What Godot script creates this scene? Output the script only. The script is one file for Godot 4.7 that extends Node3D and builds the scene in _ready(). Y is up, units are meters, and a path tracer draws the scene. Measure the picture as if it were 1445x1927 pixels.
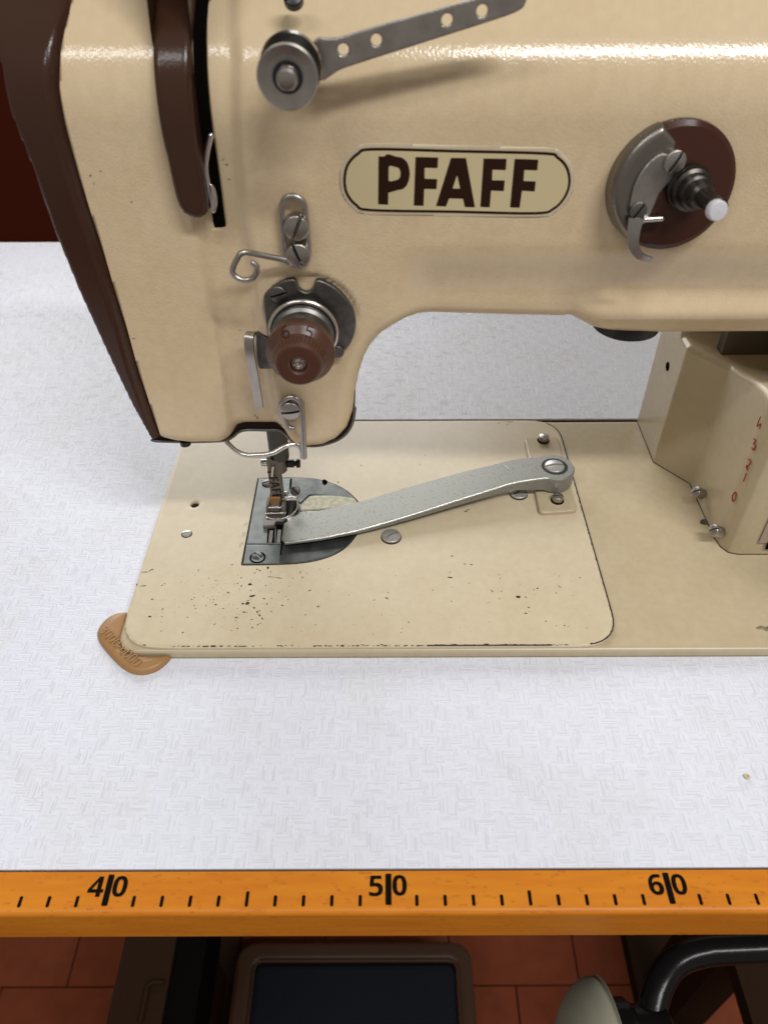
extends Node3D
# A cream industrial sewing machine on a white table. Metres; the table top is y = 0; the needle stands at about z = -0.3.

var M := {}
var taken := {}
const X := Vector3(1, 0, 0)
const Y := Vector3(0, 1, 0)
const ZZ := Vector3(0, 0, 1)


func _ready() -> void:
	# camera
	var cam := Camera3D.new()
	cam.name = "camera"
	cam.position = Vector3(0, 0.285, 0)
	cam.basis = Basis(X, deg_to_rad(-42.4)) * Basis(ZZ, deg_to_rad(-0.2))
	var at := CameraAttributesPhysical.new()
	at.frustum_focal_length = 18.06
	at.frustum_focus_distance = 0.37
	at.exposure_aperture = 9.0
	at.frustum_near = 0.01
	at.frustum_far = 50.0
	cam.attributes = at
	cam.near = 0.01
	cam.far = 50.0
	cam.fov = 67.2
	add_child(cam)
	cam.current = true
	# room light
	var env := Environment.new()
	env.background_mode = Environment.BG_COLOR
	env.background_color = Color(0.285, 0.268, 0.245).linear_to_srgb()
	env.tonemap_mode = Environment.TONE_MAPPER_LINEAR
	env.tonemap_exposure = 1.0
	env.sdfgi_enabled = true
	env.ssao_enabled = true
	env.ssil_enabled = true
	var we := WorldEnvironment.new()
	we.name = "environment"
	we.environment = env
	add_child(we)
	lamp_light(Vector3(0.72, 1.68, 0.66), Vector2(1.05, 0.13), 3.0)
	lamp_light(Vector3(-0.82, 1.68, 0.66), Vector2(1.05, 0.13), 1.0)
	lamp_light(Vector3(-0.8, 1.4, -3.0), Vector2(2.6, 1.6), 8.5, 180.0)   # added window-like fill light, unseen behind the table
	make_materials()
	build_room()
	build_table()
	build_machine()
	build_under_table()


func lamp_light(p: Vector3, size: Vector2, energy: float, pitch := -90.0, yaw := 0.0) -> void:
	var l := AreaLight3D.new()
	l.name = "lamp_light"
	l.area_size = size
	l.light_energy = energy
	l.light_color = Color(1.0, 1.0, 1.0)
	l.area_range = 8.0
	l.area_attenuation = 2.0
	l.shadow_enabled = true
	l.position = p
	l.basis = Basis(Y, deg_to_rad(yaw)) * Basis(X, deg_to_rad(pitch))
	add_child(l)


# ---------------------------------------------------------------- materials

func mat(called: String, lin: Color, rough: float, metal := 0.0, bump: Texture2D = null, bump_cm := 0.0, per_metre := 16.0) -> StandardMaterial3D:
	var m := StandardMaterial3D.new()
	m.resource_name = called
	m.albedo_color = lin.linear_to_srgb()
	m.roughness = rough
	m.metallic = metal
	if bump:
		m.heightmap_enabled = true
		m.heightmap_texture = bump
		m.heightmap_scale = bump_cm
		m.uv1_triplanar = true
		m.uv1_scale = Vector3.ONE * per_metre
	M[called] = m
	return m


func noise(freq: float, kind: int, octaves: int, size := 512, seed_ := 1) -> NoiseTexture2D:
	var n := FastNoiseLite.new()
	n.noise_type = kind
	n.frequency = freq
	n.fractal_octaves = octaves
	n.seed = seed_
	var t := NoiseTexture2D.new()
	t.width = size
	t.height = size
	t.seamless = true
	t.noise = n
	return t


func ramp(t: NoiseTexture2D, a: Color, b: Color, lo := 0.0, hi := 1.0) -> NoiseTexture2D:
	var r: NoiseTexture2D = t.duplicate()
	var g := Gradient.new()
	g.offsets = PackedFloat32Array([lo, hi])
	g.colors = PackedColorArray([a.linear_to_srgb(), b.linear_to_srgb()])
	r.color_ramp = g
	return r


func make_materials() -> void:
	var peel := noise(0.03, FastNoiseLite.TYPE_SIMPLEX_SMOOTH, 2, 512, 3)
	var grain := noise(0.06, FastNoiseLite.TYPE_SIMPLEX_SMOOTH, 4, 512, 8)
	var blot := noise(0.008, FastNoiseLite.TYPE_SIMPLEX_SMOOTH, 5, 512, 5)
	var cream := mat("cream_paint", Color(1, 1, 1), 0.17, 0.0, peel, 0.0068, 48.0)
	cream.albedo_texture = ramp(blot, Color(0.605, 0.474, 0.302), Color(0.655, 0.514, 0.33))
	cream.uv1_scale = Vector3.ONE * 46.0
	var plate_cream := mat("plate_paint", Color(1, 1, 1), 0.32, 0.0, peel, 0.0025, 36.0)
	plate_cream.albedo_texture = ramp(blot, Color(0.545, 0.46, 0.315), Color(0.585, 0.497, 0.345))
	var bedp := mat("bed_paint", Color(1, 1, 1), 0.3, 0.0, peel, 0.002, 36.0)
	bedp.albedo_texture = ramp(blot, Color(0.45, 0.37, 0.24), Color(0.49, 0.405, 0.264))
	mat("brown_paint", Color(0.046, 0.020, 0.0115), 0.2, 0.0, peel, 0.0035, 60.0).metallic_specular = 0.36
	mat("brown_enamel", Color(0.050, 0.018, 0.011), 0.16, 0.0, grain, 0.0006, 20.0).metallic_specular = 0.35
	mat("brown_plastic", Color(0.072, 0.028, 0.016), 0.3, 0.0, grain, 0.0006, 20.0)
	mat("brown_print", Color(0.026, 0.010, 0.006), 0.5).metallic_specular = 0.2
	mat("emblem_gold", Color(0.58, 0.485, 0.285), 0.35, 0.0, grain, 0.0005, 16.0)
	var steel := mat("steel", Color(1, 1, 1), 0.34, 1.0, grain, 0.0008, 30.0)
	steel.albedo_texture = ramp(blot, Color(0.36, 0.335, 0.31), Color(0.47, 0.44, 0.41))
	var chrome := mat("chrome", Color(0.62, 0.59, 0.56), 0.2, 1.0, grain, 0.0006, 30.0)
	chrome.roughness = 0.22
	var dull := mat("dull_steel", Color(1, 1, 1), 0.42, 1.0, grain, 0.001, 30.0)
	dull.albedo_texture = ramp(blot, Color(0.12, 0.115, 0.11), Color(0.24, 0.23, 0.215))
	var needle := mat("needle_plate_steel", Color(1, 1, 1), 0.42, 0.85, grain, 0.0008, 25.0)
	needle.albedo_texture = ramp(blot, Color(0.07, 0.075, 0.071), Color(0.14, 0.146, 0.137))
	var lighter := mat("slide_steel", Color(1, 1, 1), 0.4, 0.5, grain, 0.0006, 25.0)
	lighter.albedo_texture = ramp(blot, Color(0.13, 0.143, 0.133), Color(0.20, 0.213, 0.20))
	var bar := mat("bar_steel", Color(1, 1, 1), 0.36, 0.45, grain, 0.0012, 30.0)
	bar.albedo_texture = ramp(noise(0.022, FastNoiseLite.TYPE_SIMPLEX, 5, 512, 21), Color(0.14, 0.14, 0.125), Color(0.265, 0.265, 0.235), 0.17, 0.25)
	mat("foot_steel", Color(0.17, 0.15, 0.135), 0.4, 0.45, grain, 0.002, 60.0)
	mat("bright_screw", Color(0.42, 0.405, 0.375), 0.34, 0.5, grain, 0.001, 40.0)
	mat("smear", Color(0.40, 0.365, 0.255), 0.4)
	mat("worn_bar", Color(0.09, 0.085, 0.08), 0.5, 0.7, grain, 0.006, 60.0)
	mat("hub_steel", Color(0.055, 0.048, 0.042), 0.3, 0.9, grain, 0.0006, 30.0)
	mat("gunmetal", Color(0.21, 0.19, 0.165), 0.33, 0.9, grain, 0.0006, 30.0)
	mat("dark_gap", Color(0.004, 0.0035, 0.003), 1.0).metallic_specular = 0.05
	mat("black_steel", Color(0.012, 0.012, 0.012), 0.35, 0.3)
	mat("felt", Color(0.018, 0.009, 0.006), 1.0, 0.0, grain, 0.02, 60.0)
	mat("rust_brass", Color(0.27, 0.14, 0.05), 0.55, 0.4, grain, 0.004, 40.0)
	var stained := mat("stained_plate", Color(1, 1, 1), 0.45, 0.3, grain, 0.002, 30.0)
	stained.albedo_texture = ramp(noise(0.03, FastNoiseLite.TYPE_SIMPLEX, 5, 256, 9), Color(0.27, 0.25, 0.165), Color(0.38, 0.36, 0.26), 0.1, 0.8)
	mat("white_tip", Color(0.62, 0.61, 0.64), 0.6)
	mat("red_ink", Color(0.30, 0.02, 0.015), 0.5)
	mat("marker_ink", Color(0.07, 0.025, 0.04), 0.5)
	mat("insert_mauve", Color(0.36, 0.27, 0.21), 0.5)
	mat("shade_paint", Color(0.075, 0.058, 0.038), 0.5)  # dark tone painted for the shade under the arm
	mat("wear", Color(0.022, 0.014, 0.009), 0.7)
	mat("scuff", Color(0.20, 0.16, 0.10), 0.6)
	mat("pale_metal", Color(0.72, 0.66, 0.52), 0.3)
	mat("pad_rubber", Color(0.33, 0.175, 0.065), 0.42, 0.0, grain, 0.0015, 25.0)
	mat("ruler_ink", Color(0.006, 0.005, 0.004), 0.7).metallic_specular = 0.1
	mat("treadle_paint", Color(0.045, 0.022, 0.012), 0.42, 0.0, peel, 0.004, 8.0).metallic_specular = 0.3
	mat("stand_paint", Color(0.024, 0.012, 0.0065), 0.6, 0.0, peel, 0.004, 8.0).metallic_specular = 0.12
	mat("black_paint", Color(0.007, 0.006, 0.006), 0.24, 0.0, peel, 0.004, 20.0).metallic_specular = 0.3
	mat("knee_pad_plastic", Color(0.34, 0.33, 0.25), 0.35)
	mat("cabinet_red", Color(0.062, 0.0105, 0.004), 0.5).metallic_specular = 0.2
	mat("grout", Color(0.08, 0.021, 0.010), 1.0)
	for k in 3:
		var c := mat("terracotta_%d" % k, Color(1, 1, 1), 0.55, 0.0, grain, 0.01, 6.0)
		var b: Color = [Color(0.155, 0.037, 0.015), Color(0.14, 0.032, 0.013), Color(0.165, 0.041, 0.0175)][k]
		c.albedo_texture = ramp(blot, b * 0.85, b * 1.1)
		c.metallic_specular = 0.2
		c.uv1_offset = Vector3(k * 0.3, 0, k * 0.17)
	# hand grime and yellowing of the old paint
	var age := ramp(noise(0.012, FastNoiseLite.TYPE_SIMPLEX_SMOOTH, 5, 512, 77), Color(0.972, 0.958, 0.935), Color(1, 1, 1), 0.2, 0.6)
	for called in ["cream_paint", "plate_paint", "bed_paint"]:
		var pm: StandardMaterial3D = M[called]
		pm.detail_enabled = true
		pm.detail_blend_mode = BaseMaterial3D.BLEND_MODE_MUL
		pm.detail_uv_layer = BaseMaterial3D.DETAIL_UV_2
		pm.detail_albedo = age
		pm.uv2_triplanar = true
		pm.uv2_scale = Vector3.ONE * 5.0
	# laminate: embossed basket weave
	var rng := RandomNumberGenerator.new()
	rng.seed = 11
	var n := 1008
	var im := Image.create(n, n, false, Image.FORMAT_L8)
	im.fill(Color(0.72, 0.72, 0.72))
	for j in 28:
		for i in 28:
			var upright := (i + j) % 2 == 0
			var off := 0
			while off < 36:
				var w := rng.randi_range(3, 7)
				w = mini(w, 36 - off)
				var v := rng.randf_range(0.72, 0.92)
				var a := rng.randi_range(-9, 6)
				var l := rng.randi_range(24, 52)
				var r := Rect2i(i * 36 + off, j * 36 + a, w, l) if upright else Rect2i(i * 36 + a, j * 36 + off, l, w)
				fill_wrapped(im, r, v)
				if rng.randf() < 0.85:
					var cut := rng.randi_range(0, 14)
					var d := rng.randf_range(0.1, 0.6)
					var r2 := Rect2i(r.position.x, r.position.y + cut, 2, l - cut - rng.randi_range(0, 8)) if upright else Rect2i(r.position.x + cut, r.position.y, l - cut - rng.randi_range(0, 8), 2)
					fill_wrapped(im, r2, d)
				off += w
	im.resize(560, 560, Image.INTERPOLATE_BILINEAR)
	im.resize(1008, 1008, Image.INTERPOLATE_CUBIC)
	var raw := im.get_data()
	var tinted := PackedByteArray()
	tinted.resize(n * n * 3)
	for k in n * n:
		var v := raw[k] / 255.0
		var t := 0.905 + 0.112 * v
		tinted[k * 3] = int(218.0 * t)
		tinted[k * 3 + 1] = int(220.0 * t)
		tinted[k * 3 + 2] = int(230.0 * t)
	var lam := StandardMaterial3D.new()
	lam.resource_name = "laminate"
	lam.albedo_texture = ImageTexture.create_from_image(Image.create_from_data(n, n, false, Image.FORMAT_RGB8, tinted))
	lam.roughness = 0.42
	lam.heightmap_enabled = true
	lam.heightmap_texture = ImageTexture.create_from_image(im)
	lam.heightmap_scale = 0.017
	lam.uv1_scale = Vector3(1.0 / 0.196, 1.0 / 0.196, 1)
	lam.detail_enabled = true
	lam.detail_blend_mode = BaseMaterial3D.BLEND_MODE_MUL
	lam.detail_uv_layer = BaseMaterial3D.DETAIL_UV_1
	var st := noise(0.006, FastNoiseLite.TYPE_SIMPLEX_SMOOTH, 4, 512, 31)
	lam.detail_albedo = ramp(st, Color(0.982, 0.975, 0.95), Color(1, 1, 1), 0.2, 0.45)
	M["laminate"] = lam
	# beech
	var wi := Image.create(1024, 96, false, Image.FORMAT_RGB8)
	var fine := FastNoiseLite.new()
	fine.frequency = 0.02
	fine.fractal_octaves = 4
	fine.seed = 4
	for y in 96:
		for x in 1024:
			var v := 1.0 + 0.09 * fine.get_noise_2d(x * 0.35, y * 6.0) + 0.07 * fine.get_noise_2d(x * 0.12 + 900.0, y * 0.9)
			wi.set_pixel(x, y, Color(0.56 * v, 0.185 * v * v, 0.015 * v * v).linear_to_srgb())
	for k in 650:
		var px := rng.randi_range(0, 1010)
		var py := rng.randi_range(0, 95)
		var v := rng.randf_range(0.74, 0.9)
		wi.fill_rect(Rect2i(px, py, rng.randi_range(3, 9), 1), Color(0.57 * v, 0.18 * v, 0.02 * v).linear_to_srgb())
	var wood := StandardMaterial3D.new()
	wood.resource_name = "beech"
	wood.albedo_texture = ImageTexture.create_from_image(wi)
	wood.roughness = 0.4
	wood.metallic_specular = 0.3
	M["beech"] = wood
	var ribs := Image.create(8, 64, false, Image.FORMAT_L8)
	for y in 64:
		ribs.fill_rect(Rect2i(0, y, 8, 1), Color.from_hsv(0, 0, 0.5 + 0.5 * sin(y * TAU / 8.0)))
	var rm := mat("ribbed_rubber", Color(0.008, 0.009, 0.013), 0.7, 0.0, ImageTexture.create_from_image(ribs), 0.02, 50.0)
	rm.metallic_specular = 0.2


func fill_wrapped(im: Image, r: Rect2i, v: float) -> void:
	for dx in [0, -1008, 1008]:
		for dy in [0, -1008, 1008]:
			im.fill_rect(Rect2i(r.position + Vector2i(dx, dy), r.size), Color(v, v, v))


# ---------------------------------------------------------------- nodes

func numbered(parent: Node, called: String) -> String:
	var key := "%d/%s" % [parent.get_instance_id(), called]
	var n: int = taken.get(key, 0)
	taken[key] = n + 1
	return called if n == 0 else "%s_%03d" % [called, n]


func thing(called: String, label: String, category: String, base: Vector3, group := "") -> Node3D:
	var o := Node3D.new()
	o.name = numbered(self, called)
	add_child(o, true)
	o.position = base
	o.set_meta("label", label)
	o.set_meta("category", category)
	if group:
		o.set_meta("group", group)
	return o


func part(called: String, mesh: Mesh, m: String, parent: Node, xf := Transform3D(), label := "") -> MeshInstance3D:
	var o := MeshInstance3D.new()
	o.name = numbered(parent, called)
	o.mesh = mesh
	o.material_override = M[m]
	parent.add_child(o, true)
	o.global_transform = xf
	if label:
		o.set_meta("label", label)
	return o


func flat_at(h: float) -> Transform3D:   # local x, y, z become x, -z, y
	return Transform3D(Basis(X, deg_to_rad(-90)), Vector3(0, h, 0))


func front_at(z: float) -> Transform3D:
	return Transform3D(Basis(), Vector3(0, 0, z))


func along(dir: Vector3, at: Vector3, spin := 0.0, size := 1.0) -> Transform3D:   # local z looks along dir
	var z := dir.normalized()
	var y := Y if absf(z.y) < 0.9 else -ZZ
	var x := y.cross(z).normalized()
	y = z.cross(x)
	var b := Basis(x, y, z) * Basis(ZZ, spin)
	return Transform3D(b.scaled_local(Vector3.ONE * size), at)


# ---------------------------------------------------------------- shapes

func psd(poly: PackedVector2Array, p: Vector2) -> float:   # signed distance, negative inside
	var best := 1e9
	var s := 1.0
	var n := poly.size()
	var b := poly[n - 1]
	for i in n:
		var a := poly[i]
		var e := b - a
		var w := p - a
		var q := w - e * clampf(w.dot(e) / e.length_squared(), 0.0, 1.0)
		best = minf(best, q.length_squared())
		var c1 := p.y >= a.y
		var c2 := p.y < b.y
		var c3 := e.x * w.y > e.y * w.x
		if (c1 and c2 and c3) or (not c1 and not c2 and not c3):
			s = -s
		b = a
	return s * sqrt(best)


func bevel(d: float, r: float) -> float:   # how far the face has fallen at depth -d inside the outline
	var t := -d
	if t >= r:
		return 0.0
	t = maxf(t, 0.0)
	return r - sqrt(maxf(r * r - (r - t) * (r - t), 0.0))


func rounded(poly: PackedVector2Array, times := 2) -> PackedVector2Array:
	for k in times:
		var out := PackedVector2Array()
		var n := poly.size()
		for i in n:
			var a := poly[i]
			var b := poly[(i + 1) % n]
			out.append(a.lerp(b, 0.25))
			out.append(a.lerp(b, 0.75))
		poly = out
	return poly


func corners(poly: PackedVector2Array, r: float, steps := 5) -> PackedVector2Array:   # each corner replaced by an arc-like curve
	var out := PackedVector2Array()
	var n := poly.size()
	for i in n:
		var p := poly[i]
		var a := poly[(i + n - 1) % n] - p
		var b := poly[(i + 1) % n] - p
		var t := minf(r, 0.48 * minf(a.length(), b.length()))
		var p0 := p + a.normalized() * t
		var p1 := p + b.normalized() * t
		for k in steps + 1:
			var u := float(k) / steps
			out.append(p0.lerp(p, u).lerp(p.lerp(p1, u), u))
	return out


func spline(pts: PackedVector2Array, steps := 4, closed := true) -> PackedVector2Array:
	var out := PackedVector2Array()
	var n := pts.size()
	for i in (n if closed else n - 1):
		var a := pts[(i + n - 1) % n] if closed or i > 0 else pts[0]
		var b := pts[i]
		var c := pts[(i + 1) % n]
		var d := pts[(i + 2) % n] if closed or i + 2 < n else c
		for k in steps:
			out.append(b.cubic_interpolate(c, a, d, float(k) / steps))
	if not closed:
		out.append(pts[n - 1])
	return out


func spline3(pts: PackedVector3Array, steps := 5) -> PackedVector3Array:
	var out := PackedVector3Array()
	var n := pts.size()
	for i in n - 1:
		var a := pts[maxi(i - 1, 0)]
		var d := pts[mini(i + 2, n - 1)]
		for k in steps:
			out.append(pts[i].cubic_interpolate(pts[i + 1], a, d, float(k) / steps))
	out.append(pts[n - 1])
	return out


class Mesher:
	var v := PackedVector3Array()
	var n := PackedVector3Array()
	var uv := PackedVector2Array()
	var ix := PackedInt32Array()

	func add(p: Vector3, normal: Vector3, t := Vector2.ZERO) -> int:
		v.append(p)
		n.append(normal.normalized())
		uv.append(t)
		return v.size() - 1

	func tri(a: int, b: int, c: int) -> void:
		var g := (v[b] - v[a]).cross(v[c] - v[a])
		if g.dot(n[a] + n[b] + n[c]) > 0.0:   # Godot's front faces run clockwise
			ix.append_array(PackedInt32Array([a, c, b]))
		else:
			ix.append_array(PackedInt32Array([a, b, c]))

	func quad(a: Vector3, b: Vector3, c: Vector3, d: Vector3, normal: Vector3, ta := Vector2.ZERO, tc := Vector2.ONE) -> void:
		var i := add(a, normal, ta)
		add(b, normal, Vector2(tc.x, ta.y))
		add(c, normal, tc)
		add(d, normal, Vector2(ta.x, tc.y))
		tri(i, i + 1, i + 2)
		tri(i, i + 2, i + 3)

	func box(lo: Vector3, hi: Vector3) -> void:
		for k in 3:
			for s in [0, 1]:
				var o := Vector3.ZERO
				o[k] = 1.0 if s else -1.0
				var a := lo
				a[k] = hi[k] if s else lo[k]
				var u := Vector3.ZERO
				u[(k + 1) % 3] = hi[(k + 1) % 3] - lo[(k + 1) % 3]
				var w := Vector3.ZERO
				w[(k + 2) % 3] = hi[(k + 2) % 3] - lo[(k + 2) % 3]
				quad(a, a + u, a + u + w, a + w, o)

	func done() -> ArrayMesh:
		var a := []
		a.resize(Mesh.ARRAY_MAX)
		a[Mesh.ARRAY_VERTEX] = v
		a[Mesh.ARRAY_NORMAL] = n
		a[Mesh.ARRAY_TEX_UV] = uv
		a[Mesh.ARRAY_INDEX] = ix
		var m := ArrayMesh.new()
		m.add_surface_from_arrays(Mesh.PRIMITIVE_TRIANGLES, a)
		return m


# A front face z = hf(p, distance) over the region where sd(p) <= 0, with walls back to z = back.
func field(sd: Callable, hf: Callable, lo: Vector2, hi: Vector2, c: float, back: float, rounded_rim := true, mesher: Mesher = null) -> ArrayMesh:
	var ms := mesher if mesher else Mesher.new()
	var nx := int(ceil((hi.x - lo.x) / c)) + 1
	var ny := int(ceil((hi.y - lo.y) / c)) + 1
	var D := PackedFloat32Array()
	var H := PackedFloat32Array()
	D.resize(nx * ny)
	H.resize(nx * ny)
	for j in ny:
		for i in nx:
			var p := lo + Vector2(i, j) * c
			var d: float = sd.call(p)
			D[j * nx + i] = d
			if d < 2.5 * c:
				H[j * nx + i] = hf.call(p, minf(d, 0.0))
	var gd := func(i: int, j: int) -> Vector2:
		var i0 := maxi(i - 1, 0)
		var i1 := mini(i + 1, nx - 1)
		var j0 := maxi(j - 1, 0)
		var j1 := mini(j + 1, ny - 1)
		return Vector2((D[j * nx + i1] - D[j * nx + i0]) / (i1 - i0), (D[j1 * nx + i] - D[j0 * nx + i]) / (j1 - j0))
	var gh := func(i: int, j: int) -> Vector3:
		var i0 := maxi(i - 1, 0)
		var i1 := mini(i + 1, nx - 1)
		var j0 := maxi(j - 1, 0)
		var j1 := mini(j + 1, ny - 1)
		return Vector3(-(H[j * nx + i1] - H[j * nx + i0]) / ((i1 - i0) * c), -(H[j1 * nx + i] - H[j0 * nx + i]) / ((j1 - j0) * c), 1.0).normalized()
	var ids := PackedInt32Array()
	ids.resize(nx * ny)
	ids.fill(-1)
	var cuts := {}
	var walls := {}
	var back_ids := {}
	for j in ny - 1:
		for i in nx - 1:
			var q := [Vector2i(i, j), Vector2i(i + 1, j), Vector2i(i + 1, j + 1), Vector2i(i, j + 1)]
			var ins := 0
			for e in 4:
				if D[q[e].y * nx + q[e].x] <= 0.0:
					ins += 1
			if ins == 0:
				continue
			var poly := PackedInt32Array()
			var edge := []
			for e in 4:
				var a: Vector2i = q[e]
				var b: Vector2i = q[(e + 1) % 4]
				var ka := a.y * nx + a.x
				var kb := b.y * nx + b.x
				if D[ka] <= 0.0:
					if ids[ka] < 0:
						var p := lo + Vector2(a) * c
						ids[ka] = ms.add(Vector3(p.x, p.y, H[ka]), gh.call(a.x, a.y), p)
					poly.append(ids[ka])
				if (D[ka] <= 0.0) != (D[kb] <= 0.0):
					var key := mini(ka, kb) * nx * ny + maxi(ka, kb)
					if not cuts.has(key):
						var t := clampf(D[ka] / (D[ka] - D[kb]), 0.0, 1.0)
						var p := lo + Vector2(a).lerp(Vector2(b), t) * c
						var g: Vector2 = gd.call(a.x, a.y).lerp(gd.call(b.x, b.y), t).normalized()
						var z: float = hf.call(p, 0.0)
						var nn := Vector3(g.x, g.y, 0.35) if rounded_rim else gh.call(a.x, a.y)
						cuts[key] = [ms.add(Vector3(p.x, p.y, z), nn, p), p, z, g]
					poly.append(cuts[key][0])
					edge.append(key)
			for k in range(1, poly.size() - 1):
				ms.tri(poly[0], poly[k], poly[k + 1])
			for k in range(0, edge.size() - 1, 2):
				var pair := []
				for key in [edge[k], edge[k + 1]]:
					if not walls.has(key):
						var s: Array = cuts[key]
						var g: Vector2 = s[3]
						walls[key] = [ms.add(Vector3(s[1].x, s[1].y, s[2]), Vector3(g.x, g.y, 0.0), s[1]), ms.add(Vector3(s[1].x, s[1].y, back), Vector3(g.x, g.y, 0.0), s[1])]
					pair.append(walls[key])
				ms.tri(pair[0][0], pair[1][0], pair[1][1])
				ms.tri(pair[0][0], pair[1][1], pair[0][1])
	return ms.done() if mesher == null else null


func bounds(poly: PackedVector2Array, pad: float) -> Rect2:
	var r := Rect2(poly[0], Vector2.ZERO)
	for p in poly:
		r = r.expand(p)
	return r.grow(pad)


# A flat plate with a rounded rim: front face at z = 0, back at z = -thick.
func plate(poly: PackedVector2Array, thick: float, rim: float, c: float, holes := [], mesher: Mesher = null) -> ArrayMesh:
	var r := bounds(poly, c * 2.0)
	var sd := func(p: Vector2) -> float:
		var d := psd(poly, p)
		for h in holes:
			d = maxf(d, -psd(h, p))
		return d
	var hf := func(_p: Vector2, d: float) -> float:
		return -bevel(d, rim)
	return field(sd, hf, r.position, r.end, c, -thick, rim > 0.0, mesher)


func disc_poly(at: Vector2, r: float, n := 28) -> PackedVector2Array:
	var out := PackedVector2Array()
	for k in n:
		out.append(at + Vector2.from_angle(TAU * k / n) * r)
	return out


func lathe(profile: PackedVector2Array, n := 40) -> ArrayMesh:   # x is the radius, y the place along local z
	var ms := Mesher.new()
	for s in profile.size() - 1:
		var a := profile[s]
		var b := profile[s + 1]
		var e := b - a
		if e.length() < 1e-7:
			continue
		var row := []
		for k in n + 1:
			var u := Vector2.from_angle(TAU * k / n)
			var nn := Vector3(u.x * e.y, u.y * e.y, -e.x)
			row.append([ms.add(Vector3(u.x * a.x, u.y * a.x, a.y), nn), ms.add(Vector3(u.x * b.x, u.y * b.x, b.y), nn)])
		for k in n:
			ms.tri(row[k][0], row[k][1], row[k + 1][1])
			ms.tri(row[k][0], row[k + 1][1], row[k + 1][0])
	return ms.done()


func tube(pts: PackedVector3Array, r: float, n := 10, mesher: Mesher = null, smooth := true) -> ArrayMesh:
	var ms := mesher if mesher else Mesher.new()
	var path := spline3(pts) if smooth else pts
	var up := Vector3(0.31, 0.87, 0.38)
	var rings := []
	var count := path.size()
	for i in count:
		var t := (path[mini(i + 1, count - 1)] - path[maxi(i - 1, 0)]).normalized()
		up = (up - t * up.dot(t)).normalized()
		var side := t.cross(up)
		var ring := PackedInt32Array()
		for k in n:
			var a := TAU * k / n
			var d := up * cos(a) + side * sin(a)
			ring.append(ms.add(path[i] + d * r, d))
		rings.append(ring)
		if i == 0 or i == count - 1:
			var out := -t if i == 0 else t
			var mid := PackedInt32Array()
			for k in n:
				var a := TAU * k / n
				var d := up * cos(a) + side * sin(a)
				mid.append(ms.add(path[i] + d * r * 0.7 + out * r * 0.6, d * 0.7 + out * 0.7))
			var tip := ms.add(path[i] + out * r * 0.85, out)
			for k in n:
				var k2 := (k + 1) % n
				ms.tri(ring[k], ring[k2], mid[k2])
				ms.tri(ring[k], mid[k2], mid[k])
				ms.tri(mid[k], mid[k2], tip)
	for i in count - 1:
		for k in n:
			var k2 := (k + 1) % n
			ms.tri(rings[i][k], rings[i][k2], rings[i + 1][k2])
			ms.tri(rings[i][k], rings[i + 1][k2], rings[i + 1][k])
	return ms.done() if mesher == null else null


# A strip of spring steel: width w along `across`, thickness t.
func strip(pts: PackedVector3Array, across: Vector3, w: float, t: float, taper := 1.0) -> ArrayMesh:
	var ms := Mesher.new()
	var path := spline3(pts)
	var rows := []
	var n := path.size()
	for i in n:
		var d := (path[mini(i + 1, n - 1)] - path[maxi(i - 1, 0)]).normalized()
		var a := (across - d * across.dot(d)).normalized()
		var o := d.cross(a)
		var ww := w * lerpf(1.0, taper, float(i) / (n - 1)) * 0.5
		rows.append([path[i] + a * ww + o * t * 0.5, path[i] - a * ww + o * t * 0.5, path[i] - a * ww - o * t * 0.5, path[i] + a * ww - o * t * 0.5, a, o])
	for i in n - 1:
		var r: Array = rows[i]
		var s: Array = rows[i + 1]
		for k in 4:
			var k2 := (k + 1) % 4
			var nr: Vector3 = [r[5], -r[4], -r[5], r[4]][k]
			var ns: Vector3 = [s[5], -s[4], -s[5], s[4]][k]
			var i0 := ms.add(r[k], nr)
			ms.add(r[k2], nr)
			ms.add(s[k2], ns)
			ms.add(s[k], ns)
			ms.tri(i0, i0 + 1, i0 + 2)
			ms.tri(i0, i0 + 2, i0 + 3)
	for e in [0, n - 1]:
		var r: Array = rows[e]
		var d: Vector3 = (path[1] - path[0]) * -1.0 if e == 0 else path[n - 1] - path[n - 2]
		ms.quad(r[0], r[1], r[2], r[3], d)
	return ms.done()


var screw_mesh: ArrayMesh

func screw(parent: Node, at: Vector3, normal: Vector3, r: float, spin: float, m := "steel", called := "screw") -> MeshInstance3D:
	if screw_mesh == null:
		var sd := func(p: Vector2) -> float: return p.length() - 1.0
		var hf := func(p: Vector2, d: float) -> float:
			var z := 0.45 - 0.16 * p.length_squared() - bevel(d, 0.1)
			return z - 0.6 * (1.0 - smoothstep(0.075, 0.11, absf(p.y)))
		screw_mesh = field(sd, hf, Vector2(-1.1, -1.1), Vector2(1.1, 1.1), 0.036, -0.6)
	return part(called, screw_mesh, m, parent, along(normal, at, spin, r))


func box_mesh(lo: Vector3, hi: Vector3) -> ArrayMesh:
	var ms := Mesher.new()
	ms.box(lo, hi)
	return ms.done()


func marks(spots: Array, rng: RandomNumberGenerator) -> ArrayMesh:   # flat irregular chips: [x, y, long, wide, turn]
	var ms := Mesher.new()
	for s in spots:
		var ids := []
		var c := ms.add(Vector3(s[0], s[1], 0), ZZ)
		var n := 9
		for k in n:
			var a := TAU * k / n
			var q := Vector2(cos(a) * s[2], sin(a) * s[3]) * rng.randf_range(0.6, 1.15)
			q = q.rotated(s[4])
			ids.append(ms.add(Vector3(s[0] + q.x, s[1] + q.y, 0), ZZ))
		for k in n:
			ms.tri(c, ids[k], ids[(k + 1) % n])
	return ms.done()


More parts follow.
